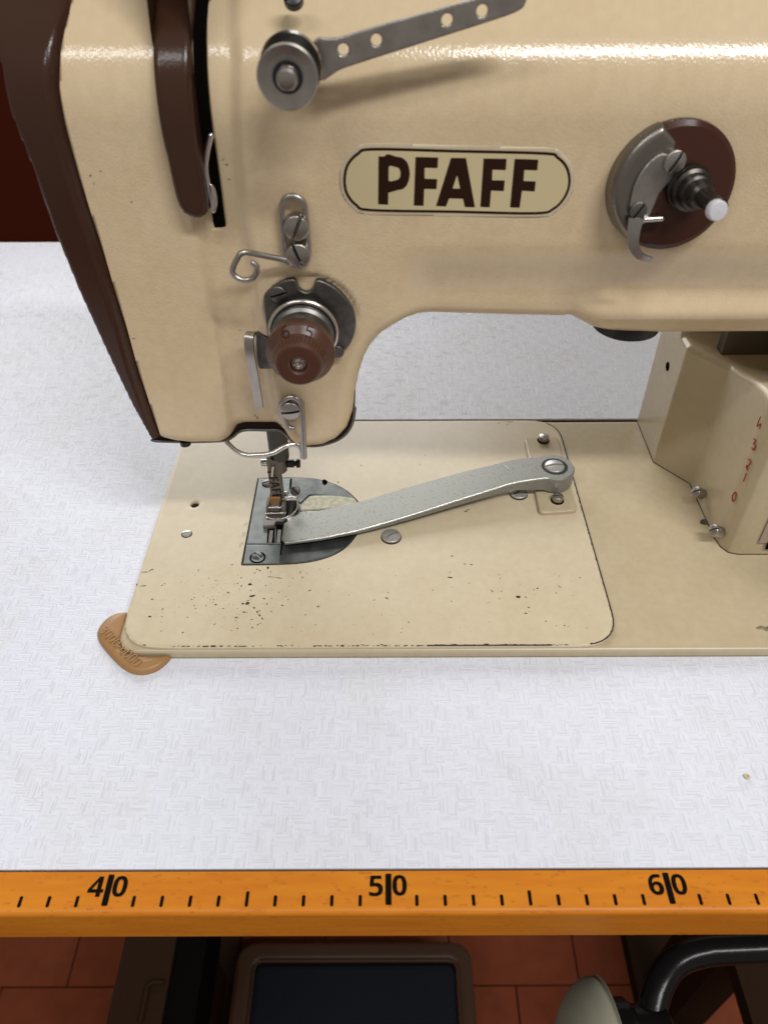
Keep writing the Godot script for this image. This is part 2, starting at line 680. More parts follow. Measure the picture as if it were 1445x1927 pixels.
func text_mesh(what: String, size: float, bold := true, depth := 0.0002) -> TextMesh:
	var f := SystemFont.new()
	f.font_names = PackedStringArray(["Droid Sans"])
	f.font_weight = 700 if bold else 400
	var t := TextMesh.new()
	t.text = what
	t.font = f
	t.font_size = 64
	t.pixel_size = size / 64.0
	t.depth = depth
	t.curve_step = 1.0
	return t


# ---------------------------------------------------------------- room

func build_room() -> void:
	var floor_ := Node3D.new()
	floor_.name = "floor"
	floor_.set_meta("kind", "structure")
	add_child(floor_)
	part("screed", box_mesh(Vector3(-2.5, -0.84, -2.6), Vector3(2.5, -0.764, 1.6)), "grout", floor_)
	# tiles one by one where the photograph shows them
	var tm := Mesher.new()
	var h := 0.0765
	for k in 4:
		var a := Vector2.from_angle(PI / 4 + PI / 2 * k) * sqrt(2.0)
		var b := Vector2.from_angle(PI / 4 + PI / 2 * (k + 1)) * sqrt(2.0)
		var nn := Vector3(a.x + b.x, a.y + b.y, 0)
		tm.quad(Vector3(a.x * h, a.y * h, -0.0008), Vector3(b.x * h, b.y * h, -0.0008), Vector3(b.x * h, b.y * h, -0.008), Vector3(a.x * h, a.y * h, -0.008), nn)
		var g := h - 0.0008
		tm.quad(Vector3(a.x * h, a.y * h, -0.0008), Vector3(b.x * h, b.y * h, -0.0008), Vector3(b.x * g, b.y * g, 0), Vector3(a.x * g, a.y * g, 0), nn + ZZ)
		if k == 0:
			tm.quad(Vector3(-g, -g, 0), Vector3(g, -g, 0), Vector3(g, g, 0), Vector3(-g, g, 0), ZZ)
	var tile := tm.done()
	for row in range(-3, 3):
		for k in range(-5, 6):
			var x := -0.306 + 0.154 * k + (0.077 if posmod(row, 2) else 0.0)
			if absf(x) > 0.75:
				continue
			part("floor_tile", tile, "terracotta_%d" % posmod(k * 7 + row * 5, 3), floor_, Transform3D(Basis(X, deg_to_rad(-90)), Vector3(x, -0.76, -0.3 - 0.077 - 0.154 * row)))
	var c := thing("cabinet", "dark red wooden cabinet front standing behind the table at upper left", "cabinet", Vector3(-0.7, -0.76, -1.1))
	part("door_panel", box_mesh(Vector3(-1.6, -0.66, -1.14), Vector3(0.2, 0.24, -1.1)), "cabinet_red", c)
	part("plinth", box_mesh(Vector3(-1.6, -0.76, -1.14), Vector3(0.2, -0.663, -1.13)), "cabinet_red", c)


# ---------------------------------------------------------------- table

func build_table() -> void:
	var t := thing("sewing_table", "white woven-pattern tabletop with an orange wooden ruler along its front edge", "table", Vector3(0, -0.76, -0.38))
	var ms := Mesher.new()
	var x0 := -0.1216
	var x1 := 0.42
	var z0 := -0.3988
	var z1 := -0.2139
	for r in [[-0.6, -0.6705, 0.6, z0], [-0.6, z0, x0, z1], [x1, z0, 0.6, z1], [-0.6, z1, 0.6, -0.1197]]:
		var a := Vector2(r[0], r[1])
		var b := Vector2(r[2], r[3])
		var i := ms.add(Vector3(a.x, 0, a.y), Y, a)
		ms.add(Vector3(b.x, 0, a.y), Y, Vector2(b.x, a.y))
		ms.add(Vector3(b.x, 0, b.y), Y, b)
		ms.add(Vector3(a.x, 0, b.y), Y, Vector2(a.x, b.y))
		ms.tri(i, i + 1, i + 2)
		ms.tri(i, i + 2, i + 3)
	for w in [[Vector3(x0, 0, z0), Vector3(x1, 0, z0), ZZ], [Vector3(x0, 0, z1), Vector3(x1, 0, z1), -ZZ], [Vector3(x0, 0, z0), Vector3(x0, 0, z1), X], [Vector3(x1, 0, z0), Vector3(x1, 0, z1), -X],
			[Vector3(-0.6, 0, -0.1197), Vector3(0.6, 0, -0.1197), ZZ], [Vector3(-0.6, 0, -0.6705), Vector3(0.6, 0, -0.6705), -ZZ], [Vector3(-0.6, 0, -0.6705), Vector3(-0.6, 0, -0.1197), -X], [Vector3(0.6, 0, -0.6705), Vector3(0.6, 0, -0.1197), X]]:
		var dn := Vector3(0, -0.0012, 0)
		ms.quad(w[0], w[1], w[1] + dn, w[0] + dn, w[2])
	part("laminate", ms.done(), "laminate", t)
	var core := Mesher.new()
	core.box(Vector3(-0.6, -0.022, -0.6705), Vector3(0.6, -0.0013, z0))
	core.box(Vector3(-0.6, -0.022, z1), Vector3(0.6, -0.0013, -0.11965))
	core.box(Vector3(-0.6, -0.022, z0), Vector3(x0, -0.0013, z1))
	core.box(Vector3(x1, -0.022, z0), Vector3(0.6, -0.0013, z1))
	part("core_board", core.done(), "dark_gap", t)
	# beech edge: profile swept along x
	var e := Mesher.new()
	var prof := PackedVector2Array([Vector2(-0.1190, -0.0219), Vector2(-0.1190, -0.0003), Vector2(-0.1187, 0), Vector2(-0.1059, 0), Vector2(-0.1051, -0.0003), Vector2(-0.1045, -0.0009), Vector2(-0.1042, -0.0018), Vector2(-0.1040, -0.0205), Vector2(-0.1047, -0.0219)])
	var run := 0.0
	for k in prof.size() - 1:
		var a := prof[k]
		var b := prof[k + 1]
		var nn := Vector3(0, b.x - a.x, -(b.y - a.y))
		var l := a.distance_to(b)
		e.quad(Vector3(-0.6, a.y, a.x), Vector3(0.6, a.y, a.x), Vector3(0.6, b.y, b.x), Vector3(-0.6, b.y, b.x), nn, Vector2(0, run / 0.048), Vector2(4.3, (run + l) / 0.048))
		run += l
	var edge := part("edge_strip", e.done(), "beech", t)
	# printed ruler
	for cm in range(32, 68):
		var x := 0.00112 + (cm - 50) * 0.0100
		var long := 0.0092
		var wide := 0.0012
		if cm % 10 == 0:
			long = 0.0108
			wide = 0.0022
		elif cm % 5 == 0:
			long = 0.0052
		else:
			long = 0.0038
		var near := -0.1066 if cm % 10 else -0.1070
		part("ruler_tick", plate(corners(PackedVector2Array([Vector2(x - wide / 2, -near), Vector2(x + wide / 2, -near), Vector2(x + wide / 2, -near + long), Vector2(x - wide / 2, -near + long)]), 0.0003, 2), 0.00015, 0.0, 0.0003), "ruler_ink", edge, flat_at(0.0001))
		if cm % 10 == 0:
			for d in [0, 1]:
				var tm := text_mesh(str(cm)[d], 0.0100, true, 0.0001)
				part("numeral", tm, "ruler_ink", edge, Transform3D(Basis(X, deg_to_rad(-90)).scaled_local(Vector3(1.06, 0.98, 1)), Vector3(x + (-0.0045 if d == 0 else 0.0040), 0.0001, -0.11345)))
	# tan rubber pad in the corner
	var pad := thing("corner_pad", "tan rubber corner pad stamped 3000-6000 beside the cloth plate's front left corner", "pad", Vector3(-0.115, 0, -0.212))
	var outline := rounded(PackedVector2Array([Vector2(-0.12373, 0.24031), Vector2(-0.13068, 0.23772), Vector2(-0.13414, 0.23001), Vector2(-0.1331, 0.22438), Vector2(-0.12666, 0.21674), Vector2(-0.11651, 0.20701), Vector2(-0.10872, 0.20411), Vector2(-0.1012, 0.20637), Vector2(-0.09645, 0.21333), Vector2(-0.09577, 0.21962), Vector2(-0.10676, 0.23696)]), 2)
	var r := bounds(outline, 0.002)
	var bed_corner := corners(PackedVector2Array([Vector2(-0.1214, 0.2141), Vector2(0.42, 0.2141), Vector2(0.42, 0.3895), Vector2(-0.1214, 0.3895)]), 0.012, 7)
	var sd := func(p: Vector2) -> float: return maxf(psd(outline, p), -psd(bed_corner, p))
	var hf := func(_p: Vector2, d: float) -> float: return -bevel(d, 0.0022) - 0.0006 * (1.0 - smoothstep(0.001, 0.006, -d))
	part("body", field(sd, hf, r.position, r.end, 0.0006, -0.0038), "pad_rubber", pad, flat_at(0.0038))
	var d0 := Vector3(-0.12706, 0.0039, -0.2247)
	var d1 := Vector3(-0.11286, 0.0039, -0.21139)
	var dir := (d1 - d0).normalized()
	part("stamped_number", text_mesh("3000-6000", 0.0034, false, 0.0004), "pad_rubber", pad, Transform3D(Basis(dir, dir.cross(Y) * -1.0, Y), (d0 + d1) / 2 + Vector3(0, 0.0, 0)))
	var crumb := thing("crumb", "tiny pale tan ring-shaped crumb on the white tabletop at lower right", "crumb", Vector3(0.14405, 0, -0.15525))
	part("ring", tube(ring_path(Vector3(0.14364, 0.0008, -0.15481), Y, 0.0008), 0.0004, 6), "emblem_gold", crumb)


func ring_path(at: Vector3, axis: Vector3, r: float, from := 0.0, to := TAU, n := 24) -> PackedVector3Array:
	var x := axis.cross(Vector3(0.2, 0.3, 0.9)).normalized() if absf(axis.z) < 0.9 else X
	var y := axis.cross(x)
	var out := PackedVector3Array()
	for k in n + 1:
		var a := lerpf(from, to, float(k) / n)
		out.append(at + (x * cos(a) + y * sin(a)) * r)
	return out


# ---------------------------------------------------------------- machine

func lean(y: float) -> float:   # the front of the arm curves back towards the top
	var t := y - 0.2090
	if t <= 0.0:
		return 0.0
	var r := 0.0345
	var m := r * 0.80
	if t < m:
		return -(r - sqrt(r * r - t * t))
	return -(r - sqrt(r * r - m * m)) - (t - m) * m / sqrt(r * r - m * m)


func x_on(line: PackedVector2Array, y: float) -> float:   # x of a line given by points of falling y
	var n := line.size()
	if y >= line[0].y:
		return line[0].x
	for k in n - 1:
		if y >= line[k + 1].y:
			return lerpf(line[k].x, line[k + 1].x, (line[k].y - y) / (line[k].y - line[k + 1].y))
	return line[n - 1].x


func build_machine() -> void:
	var m := thing("sewing_machine", "cream industrial sewing machine with dark brown trim, set into the white table", "sewing machine", Vector3(0.03, 0, -0.3))
	build_arm(m)
	build_front_fittings(m)
	build_needle_area(m)
	build_bed(m)


func build_arm(m: Node3D) -> void:
	var border := PackedVector2Array([Vector2(-0.09817, 0.23814), Vector2(-0.10061, 0.22976), Vector2(-0.10243, 0.21945), Vector2(-0.10291, 0.2069), Vector2(-0.1027, 0.19343), Vector2(-0.10233, 0.18452), Vector2(-0.10124, 0.16896), Vector2(-0.10064, 0.153), Vector2(-0.09969, 0.13528), Vector2(-0.09931, 0.11603), Vector2(-0.09805, 0.09912), Vector2(-0.09693, 0.08324)])
	var outline := PackedVector2Array([Vector2(0.27, 0.29), Vector2(-0.0945, 0.29)])
	outline.append_array(border)
	outline.append_array(PackedVector2Array([Vector2(-0.08623, 0.07669), Vector2(-0.07238, 0.07693), Vector2(-0.06881, 0.07868), Vector2(-0.0639, 0.08362), Vector2(-0.06094, 0.08476), Vector2(-0.04641, 0.08469), Vector2(-0.0444, 0.08353), Vector2(-0.04182, 0.07798), Vector2(-0.03918, 0.0753), Vector2(-0.03399, 0.07438), Vector2(-0.02676, 0.07524), Vector2(-0.0204, 0.07877), Vector2(-0.01569, 0.08456), Vector2(-0.01336, 0.0922), Vector2(-0.01243, 0.10042), Vector2(-0.01035, 0.11096)]))
	outline.append_array(PackedVector2Array([Vector2(-0.00776, 0.11948)]))
	outline.append_array(PackedVector2Array([Vector2(-0.00462, 0.12584)]))
	outline.append_array(PackedVector2Array([Vector2(-0.0007, 0.13058)]))
	outline.append_array(PackedVector2Array([Vector2(0.0036, 0.13342), Vector2(0.00828, 0.13551), Vector2(0.01359, 0.13642), Vector2(0.04244, 0.13538), Vector2(0.07138, 0.13457)]))
	outline.append_array(PackedVector2Array([Vector2(0.07404, 0.13519), Vector2(0.07915, 0.13259), Vector2(0.08388, 0.12996), Vector2(0.09022, 0.12826), Vector2(0.099, 0.1275), Vector2(0.11202, 0.12721), Vector2(0.15627, 0.12728)]))
	outline.append(Vector2(0.27, outline[outline.size() - 1].y))
	var wide := PackedVector2Array()
	for p in outline:
		wide.append(p)
	for k in border.size() + 1:
		wide[k + 1] = wide[k + 1] - Vector2(0.03, 0)
	var slot := PackedVector2Array([Vector2(-0.0585, 0.284), Vector2(-0.0505, 0.284)])
	slot.append_array(PackedVector2Array([Vector2(-0.05492, 0.24338), Vector2(-0.05552, 0.23498), Vector2(-0.05577, 0.22231), Vector2(-0.05615, 0.20691), Vector2(-0.05606, 0.19223), Vector2(-0.05631, 0.17387), Vector2(-0.06069, 0.17369), Vector2(-0.06068, 0.19154), Vector2(-0.06065, 0.21315), Vector2(-0.05999, 0.22964)]))
	slot[0] = Vector2(slot[slot.size() - 1].x - 0.004, 0.284)
	slot[1] = Vector2(slot[2].x - 0.001, 0.284)
	var step_l := PackedVector2Array([Vector2(-0.05999, 0.22964), Vector2(-0.06295, 0.20677), Vector2(-0.06652, 0.17505), Vector2(-0.06638, 0.15708), Vector2(-0.06616, 0.13515), Vector2(-0.06635, 0.11082), Vector2(-0.06716, 0.08936)])
	var step_r := PackedVector2Array([Vector2(-0.04671, 0.23934), Vector2(-0.04602, 0.22671), Vector2(-0.04839, 0.19841), Vector2(-0.04931, 0.17689), Vector2(-0.04817, 0.16114), Vector2(-0.04752, 0.13507), Vector2(-0.04669, 0.11074), Vector2(-0.04527, 0.08645)])
	var sd := func(p: Vector2) -> float:
		return maxf(psd(outline, p), -psd(slot, p))
	var mid_y := 0.1445
	var lip_x0 := Vector2(0.0712, 0.13919).x
	var lip_x1 := Vector2(0.08804, 0.13912).x
	var cup := Vector2(-0.02798, 0.13911)
	var hf := func(p: Vector2, _d: float) -> float:
		var z := lean(p.y)
		var dw := psd(wide, p)
		z -= bevel(dw, 0.0075)
		# channel of the thread between the face plate and the arm
		var l := x_on(step_l, p.y)
		var r := x_on(step_r, p.y)
		z -= 0.0036 * smoothstep(l - 0.0008, l + 0.0024, p.x) * (1.0 - smoothstep(r - 0.003, r + 0.003, p.x)) * smoothstep(0.262, 0.236, p.y)
		# hollow above the rim, and the lip of the right-hand part
		var arm := smoothstep(0.0, 0.02, p.x)
		z -= 0.0058 * arm * smoothstep(0.170, 0.146, p.y)
		var lip := smoothstep(lip_x0, lip_x1, p.x)
		z += lip * 0.0042 * exp(-pow((p.y - 0.1395) / 0.0052, 2.0))
		# seat of the tension unit
		var q := (p - cup).length()
		z -= 0.0012 * (1.0 - smoothstep(0.0178, 0.0190, q)) * smoothstep(-0.004, 0.004, p.y - cup.y)
		return z
	part("arm_casing", field(sd, hf, Vector2(-0.115, 0.075), Vector2(0.262, 0.283), 0.0013, -0.068), "cream_paint", m, front_at(-0.27))
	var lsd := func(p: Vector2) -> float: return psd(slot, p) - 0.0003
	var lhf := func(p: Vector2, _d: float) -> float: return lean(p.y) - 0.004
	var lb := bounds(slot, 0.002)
	part("slot_shade", field(lsd, lhf, lb.position, lb.end, 0.001, -0.04, false), "dark_gap", m, front_at(-0.27))  # black fill near the slot mouth, painting the shade of its depth
	part("slot_interior", box_mesh(Vector3(-0.085, 0.155, -0.312), Vector3(-0.03, 0.285, -0.31)), "dark_gap", m)  # black sheet behind the slot, closing off its dark depth
	part("arm_back", box_mesh(Vector3(-0.09, 0.155, -0.3375), Vector3(0.262, 0.25, -0.336)), "cream_paint", m)
	part("column", box_mesh(Vector3(0.2285, 0.0045, -0.383), Vector3(0.330, 0.262, -0.278)), "cream_paint", m)
	# brown end cover
	var cov := PackedVector2Array([Vector2(-0.134, 0.285), Vector2(-0.0948, 0.285)])
	for p in border:
		cov.append(p - Vector2(0.0004, 0))
	cov.append_array(PackedVector2Array([Vector2(-0.09727, 0.08267), Vector2(-0.10051, 0.08268), Vector2(-0.10535, 0.10049), Vector2(-0.11028, 0.1259), Vector2(-0.11448, 0.14962), Vector2(-0.11747, 0.1737), Vector2(-0.11835, 0.19522), Vector2(-0.12034, 0.21097), Vector2(-0.12069, 0.224)]))
	cov.append(Vector2(-0.127, 0.25))
	var cover_x := PackedVector2Array([Vector2(-0.0948, 0.285)])
	cover_x.append_array(border)
	var csd := func(p: Vector2) -> float: return psd(cov, p)
	var chf := func(p: Vector2, d: float) -> float:
		var dx := x_on(cover_x, p.y) - p.x
		var z := lean(p.y)
		var w := 0.0038
		if dx < w:
			z += lerpf(-0.0006, 0.0022, smoothstep(0.0, 1.0, dx / w))
		else:
			z += 0.0022 - 0.28 * (dx - w)
		return z - bevel(d, 0.0012)
	part("end_cover", field(csd, chf, Vector2(-0.137, 0.081), Vector2(-0.092, 0.284), 0.0008, -0.06), "brown_paint", m, front_at(-0.27))
	# brown guard over the take-up lever
	var g := PackedVector2Array([Vector2(-0.0560, 0.28), Vector2(-0.0705, 0.28)])
	g.append_array(PackedVector2Array([Vector2(-0.07036, 0.24175), Vector2(-0.07086, 0.23505), Vector2(-0.07098, 0.22376), Vector2(-0.07104, 0.20694), Vector2(-0.07045, 0.19193), Vector2(-0.0699, 0.18521), Vector2(-0.06831, 0.18194), Vector2(-0.06525, 0.18065), Vector2(-0.06232, 0.18064), Vector2(-0.06041, 0.18228), Vector2(-0.05995, 0.1875), Vector2(-0.06022, 0.20529), Vector2(-0.05967, 0.22226), Vector2(-0.05824, 0.23773)]))
	var gr := bounds(g, 0.003)
	var gsd := func(p: Vector2) -> float: return psd(g, p)
	var ghf := func(p: Vector2, d: float) -> float: return lean(p.y) - bevel(d, 0.0022)
	part("lever_guard", field(gsd, ghf, gr.position, gr.end, 0.0008, -0.0095), "brown_paint", m, front_at(-0.264))
	# take-up lever in the slot
	var lever := part("take_up_lever", tube(PackedVector3Array([Vector3(-0.05661, 0.20549, -0.2715), Vector3(-0.05862, 0.20051, -0.2715), Vector3(-0.05996, 0.19539, -0.2715), Vector3(-0.06007, 0.19013, -0.2715), Vector3(-0.05981, 0.18472, -0.2715), Vector3(-0.05947, 0.18085, -0.2715)]), 0.0011, 10), "chrome", m)
	part("thread_eye", plate(rounded(PackedVector2Array([Vector2(-0.05955, 0.19065), Vector2(-0.05775, 0.18941), Vector2(-0.05727, 0.18527), Vector2(-0.05832, 0.18068), Vector2(-0.06024, 0.18031), Vector2(-0.06054, 0.18437)]), 2), 0.002, 0.0006, 0.0003), "chrome", lever, front_at(-0.2705))
	# marks of wear on the face
	var rng := RandomNumberGenerator.new()
	rng.seed = 5
	var face := []
	for q in [[Vector2(-0.09892, 0.19342), 0.0005, 0.0002, 0.8], [Vector2(-0.09516, 0.1948), 0.0003, 0.0002, 0], [Vector2(-0.09834, 0.19079), 0.0004, 0.00015, 1.4], [Vector2(-0.05236, 0.19672), 0.0005, 0.0004, 0], [Vector2(-0.05213, 0.19186), 0.0004, 0.0003, 0], [Vector2(-0.05336, 0.19843), 0.0007, 0.00015, 0.7], [Vector2(-0.03735, 0.10472), 0.0004, 0.0003, 0], [Vector2(-0.05467, 0.09458), 0.0008, 0.0002, 1.3], [Vector2(-0.0539, 0.09348), 0.0010, 0.00015, 1.0], [Vector2(-0.0535, 0.09292), 0.0008, 0.00012, 0.2], [Vector2(-0.05586, 0.13465), 0.0003, 0.0002, 0], [Vector2(-0.05765, 0.12569), 0.0002, 0.0002, 0], [Vector2(-0.04432, 0.08926), 0.0009, 0.0003, 0.5], [Vector2(-0.01789, 0.13496), 0.0003, 0.0002, 0.4], [Vector2(-0.08705, 0.18446), 0.0003, 0.0002, 0], [Vector2(-0.09808, 0.13132), 0.0008, 0.00012, 0.1]]:
		face.append([q[0].x, q[0].y, q[1], q[2], q[3]])
	part("face_chips", marks(face, rng), "wear", m, front_at(-0.26985)).set_meta("kind", "stuff")
	# emblem
	var oval := spline(PackedVector2Array([Vector2(-0.00319, 0.20196), Vector2(0.02468, 0.20124), Vector2(0.05391, 0.20044), Vector2(0.05853, 0.19907), Vector2(0.06227, 0.19565), Vector2(0.06398, 0.19059), Vector2(0.06313, 0.18558), Vector2(0.0597, 0.18138), Vector2(0.05341, 0.17973), Vector2(0.0241, 0.18039), Vector2(-0.00437, 0.18105), Vector2(-0.00952, 0.18291), Vector2(-0.01271, 0.18693), Vector2(-0.01344, 0.19173), Vector2(-0.01218, 0.19676), Vector2(-0.00851, 0.20048)]), 5)
	var halo: PackedVector2Array = Geometry2D.offset_polygon(oval, 0.0014)[0]
	var gold: PackedVector2Array = Geometry2D.offset_polygon(oval, -0.0009)[0]
	var em := part("emblem", plate(oval, 0.0008, 0.0, 0.0004), "brown_print", m, front_at(-0.26975))
	part("emblem_rim", plate(halo, 0.0008, 0.0001, 0.0008), "plate_paint", em, front_at(-0.2699))
	part("emblem_face", plate(gold, 0.0008, 0.0, 0.0004), "emblem_gold", em, front_at(-0.26965))
	var zl := -0.26957
	var stem := PackedVector2Array([Vector2(-0.0014, 0.19934), Vector2(0.00205, 0.1992), Vector2(0.00181, 0.18337), Vector2(-0.00165, 0.18351)])
	var bowl := spline(PackedVector2Array([Vector2(0.00039, 0.19927), Vector2(0.00454, 0.1992), Vector2(0.00678, 0.19864), Vector2(0.00834, 0.19704), Vector2(0.00911, 0.19382), Vector2(0.00859, 0.19086), Vector2(0.00731, 0.18901), Vector2(0.00496, 0.18831), Vector2(0.00036, 0.18826)]), 3)
	var eye := spline(PackedVector2Array([Vector2(0.00192, 0.19602), Vector2(0.00424, 0.19595), Vector2(0.00553, 0.19538), Vector2(0.00601, 0.1937), Vector2(0.00557, 0.19219), Vector2(0.00427, 0.19157), Vector2(0.00193, 0.19151)]), 3)
	var psdf := func(p: Vector2) -> float: return minf(psd(stem, p), maxf(psd(bowl, p), -psd(eye, p)))
	var flat := func(_p: Vector2, _d: float) -> float: return 0.0
	var pb := bounds(bowl, 0.001).merge(bounds(stem, 0.001))
	part("letter", field(psdf, flat, pb.position, pb.end, 0.00018, -0.0003, false), "brown_print", em, front_at(zl))
	part("letter", plate(PackedVector2Array([Vector2(0.01092, 0.19911), Vector2(0.01847, 0.19891), Vector2(0.01842, 0.19553), Vector2(0.01404, 0.19567), Vector2(0.01416, 0.19204), Vector2(0.01845, 0.1919), Vector2(0.01834, 0.18859), Vector2(0.01413, 0.18873), Vector2(0.01412, 0.18293), Vector2(0.01072, 0.18307)]), 0.0003, 0.0, 0.0002), "brown_print", em, front_at(zl))
	part("letter", plate(PackedVector2Array([Vector2(0.02275, 0.19877), Vector2(0.02775, 0.19869), Vector2(0.03201, 0.18234), Vector2(0.02846, 0.18248), Vector2(0.02767, 0.18532), Vector2(0.02284, 0.18546), Vector2(0.02192, 0.1827), Vector2(0.01845, 0.18285)]), 0.0003, 0.0, 0.0002, [PackedVector2Array([Vector2(0.02513, 0.19332), Vector2(0.02647, 0.18869), Vector2(0.02384, 0.18876)])]), "brown_print", em, front_at(zl))
	part("letter", plate(PackedVector2Array([Vector2(0.03364, 0.19855), Vector2(0.04133, 0.1984), Vector2(0.04144, 0.19483), Vector2(0.03691, 0.19497), Vector2(0.0371, 0.19145), Vector2(0.04141, 0.19138), Vector2(0.04151, 0.18786), Vector2(0.03708, 0.18807), Vector2(0.03714, 0.18232), Vector2(0.03386, 0.18247)]), 0.0003, 0.0, 0.0002), "brown_print", em, front_at(zl))
	part("letter", plate(PackedVector2Array([Vector2(0.04401, 0.1984), Vector2(0.05198, 0.19812), Vector2(0.05205, 0.19467), Vector2(0.04764, 0.19487), Vector2(0.04782, 0.19116), Vector2(0.05201, 0.19102), Vector2(0.05205, 0.1877), Vector2(0.04767, 0.18797), Vector2(0.04756, 0.18215), Vector2(0.04421, 0.1823)]), 0.0003, 0.0, 0.0002), "brown_print", em, front_at(zl))


func build_front_fittings(m: Node3D) -> void:
	# --- pretension: perforated bar and discs at the top
	var bar := PackedVector2Array()
	bar.append_array(spline(PackedVector2Array([Vector2(-0.02021, 0.23448), Vector2(-0.01315, 0.23527), Vector2(-0.00299, 0.23792), Vector2(0.01235, 0.24156), Vector2(0.02735, 0.24512), Vector2(0.03841, 0.24761), Vector2(0.04084, 0.24609), Vector2(0.04085, 0.24354), Vector2(0.03835, 0.24148), Vector2(0.02789, 0.23836), Vector2(0.0126, 0.23411), Vector2(-0.00309, 0.22975), Vector2(-0.01271, 0.22696), Vector2(-0.01926, 0.22412)]), 3))
	var holes := []
	for h in [Vector2(-0.01155, 0.23227), Vector2(-0.00178, 0.2347), Vector2(0.01871, 0.23971), Vector2(0.02868, 0.2419)]:
		holes.append(disc_poly(h, 0.00165, 16))
	var pb := part("thread_bar", plate(bar, 0.0016, 0.0003, 0.0004, holes), "steel", m, front_at(-0.2605))
	var b0 := Vector3(-0.02668, 0.2295, -0.262)
	var b1 := Vector3(-0.02671, 0.22903, -0.2425)
	var ax := b1 - b0
	var len_ := ax.length()
	var post := part("tension_post", lathe(PackedVector2Array([Vector2(0.0001, -0.004), Vector2(0.0055, -0.004), Vector2(0.0055, 0.004), Vector2(0.0042, 0.006), Vector2(0.0042, len_), Vector2(0.0001, len_)])), "black_steel", m, along(ax, b0))
	part("tension_disc", lathe(PackedVector2Array([Vector2(0.004, -0.001), Vector2(0.0088, -0.001), Vector2(0.0092, 0.0), Vector2(0.0089, 0.0014), Vector2(0.005, 0.0005), Vector2(0.002, 0.0005)])), "chrome", post, along(ax, b0 + ax * 0.38))
	part("tension_disc", lathe(PackedVector2Array([Vector2(0.0001, -0.0022), Vector2(0.0080, -0.0022), Vector2(0.0086, -0.0015), Vector2(0.0087, -0.0004), Vector2(0.0083, 0.0), Vector2(0.0060, -0.0004), Vector2(0.0036, -0.0007), Vector2(0.0034, -0.0002), Vector2(0.0028, 0.0009), Vector2(0.0031, 0.0009), Vector2(0.0030, 0.0019), Vector2(0.0024, 0.0026), Vector2(0.0012, 0.0029), Vector2(0.0001, 0.003)])), "steel", post, along(ax, b1))
	screw(m, Vector3(-0.02686, 0.24276, -0.277), Vector3(0, 0.7, 0.8), 0.003, 0.5, "black_steel", "grub_screw")
	# --- slotted wire guide
	var ms := Mesher.new()
	tube(PackedVector3Array([Vector3(-0.03466, 0.1635, -0.2674), Vector3(-0.03525, 0.16811, -0.2678), Vector3(-0.03539, 0.17489, -0.2678), Vector3(-0.03516, 0.18145, -0.2678), Vector3(-0.03428, 0.1851, -0.2678), Vector3(-0.03229, 0.1869, -0.2678), Vector3(-0.02993, 0.18689, -0.2678), Vector3(-0.02784, 0.18562, -0.2678), Vector3(-0.02694, 0.18289, -0.2678), Vector3(-0.0267, 0.17581, -0.2678), Vector3(-0.02666, 0.16807, -0.2678), Vector3(-0.02768, 0.1645, -0.2678), Vector3(-0.02993, 0.1627, -0.2678), Vector3(-0.03296, 0.16293, -0.2673)]), 0.00105, 10, ms)
	var loop := part("wire_guide", ms.done(), "steel", m)
	screw(loop, Vector3(-0.0303, 0.17661, -0.2668), ZZ, 0.0045, deg_to_rad(66))
	screw(loop, Vector3(-0.03033, 0.16655, -0.2668), ZZ, 0.0045, deg_to_rad(-68))
	part("thread_hook", tube(PackedVector3Array([Vector3(-0.03357, 0.16437, -0.2668), Vector3(-0.03786, 0.16606, -0.2653), Vector3(-0.04341, 0.16838, -0.2628), Vector3(-0.04735, 0.17047, -0.2603), Vector3(-0.04964, 0.17034, -0.2593), Vector3(-0.05181, 0.16747, -0.2588), Vector3(-0.0531, 0.16448, -0.2585), Vector3(-0.0522, 0.16243, -0.2582), Vector3(-0.04968, 0.16131, -0.258), Vector3(-0.0468, 0.16171, -0.258), Vector3(-0.04487, 0.16369, -0.258), Vector3(-0.04439, 0.16625, -0.258), Vector3(-0.04554, 0.16762, -0.258)]), 0.00105, 10), "steel", loop)
	# --- thread tension unit
	var tp := spline(PackedVector2Array([Vector2(-0.0449, 0.14959), Vector2(-0.04266, 0.15214), Vector2(-0.04016, 0.15413), Vector2(-0.03655, 0.15594), Vector2(-0.03308, 0.15639), Vector2(-0.03217, 0.15532), Vector2(-0.03179, 0.15388), Vector2(-0.03097, 0.15225), Vector2(-0.02916, 0.15125), Vector2(-0.02725, 0.1517), Vector2(-0.02601, 0.15315), Vector2(-0.02529, 0.15529), Vector2(-0.02425, 0.15605), Vector2(-0.02172, 0.15528), Vector2(-0.01754, 0.15266), Vector2(-0.01393, 0.1486), Vector2(-0.01146, 0.14382), Vector2(-0.01057, 0.13861), Vector2(-0.01115, 0.13395), Vector2(-0.01311, 0.1292), Vector2(-0.01629, 0.1254), Vector2(-0.02043, 0.12225), Vector2(-0.02986, 0.1198), Vector2(-0.03907, 0.12091), Vector2(-0.0439, 0.12829), Vector2(-0.04504, 0.13775), Vector2(-0.04517, 0.14491)]), 2)
	var unit := part("tension_unit", plate(tp, 0.0022, 0.0004, 0.0004), "dull_steel", m, front_at(-0.2683))
	screw(unit, Vector3(-0.03923, 0.15108, -0.2678), ZZ, 0.0032, deg_to_rad(15), "dull_steel")
	part("stop_lug", plate(disc_poly(Vector2(-0.0182, 0.12635), 0.0027, 20), 0.002, 0.0004, 0.0004), "dull_steel", unit, front_at(-0.267))
	var c := Vector3(-0.0304, 0.1376, -0.264)
	part("spring_ring", tube(ring_path(c + Vector3(0, 0, 0.0005), ZZ, 0.0124), 0.0011, 10), "chrome", unit)
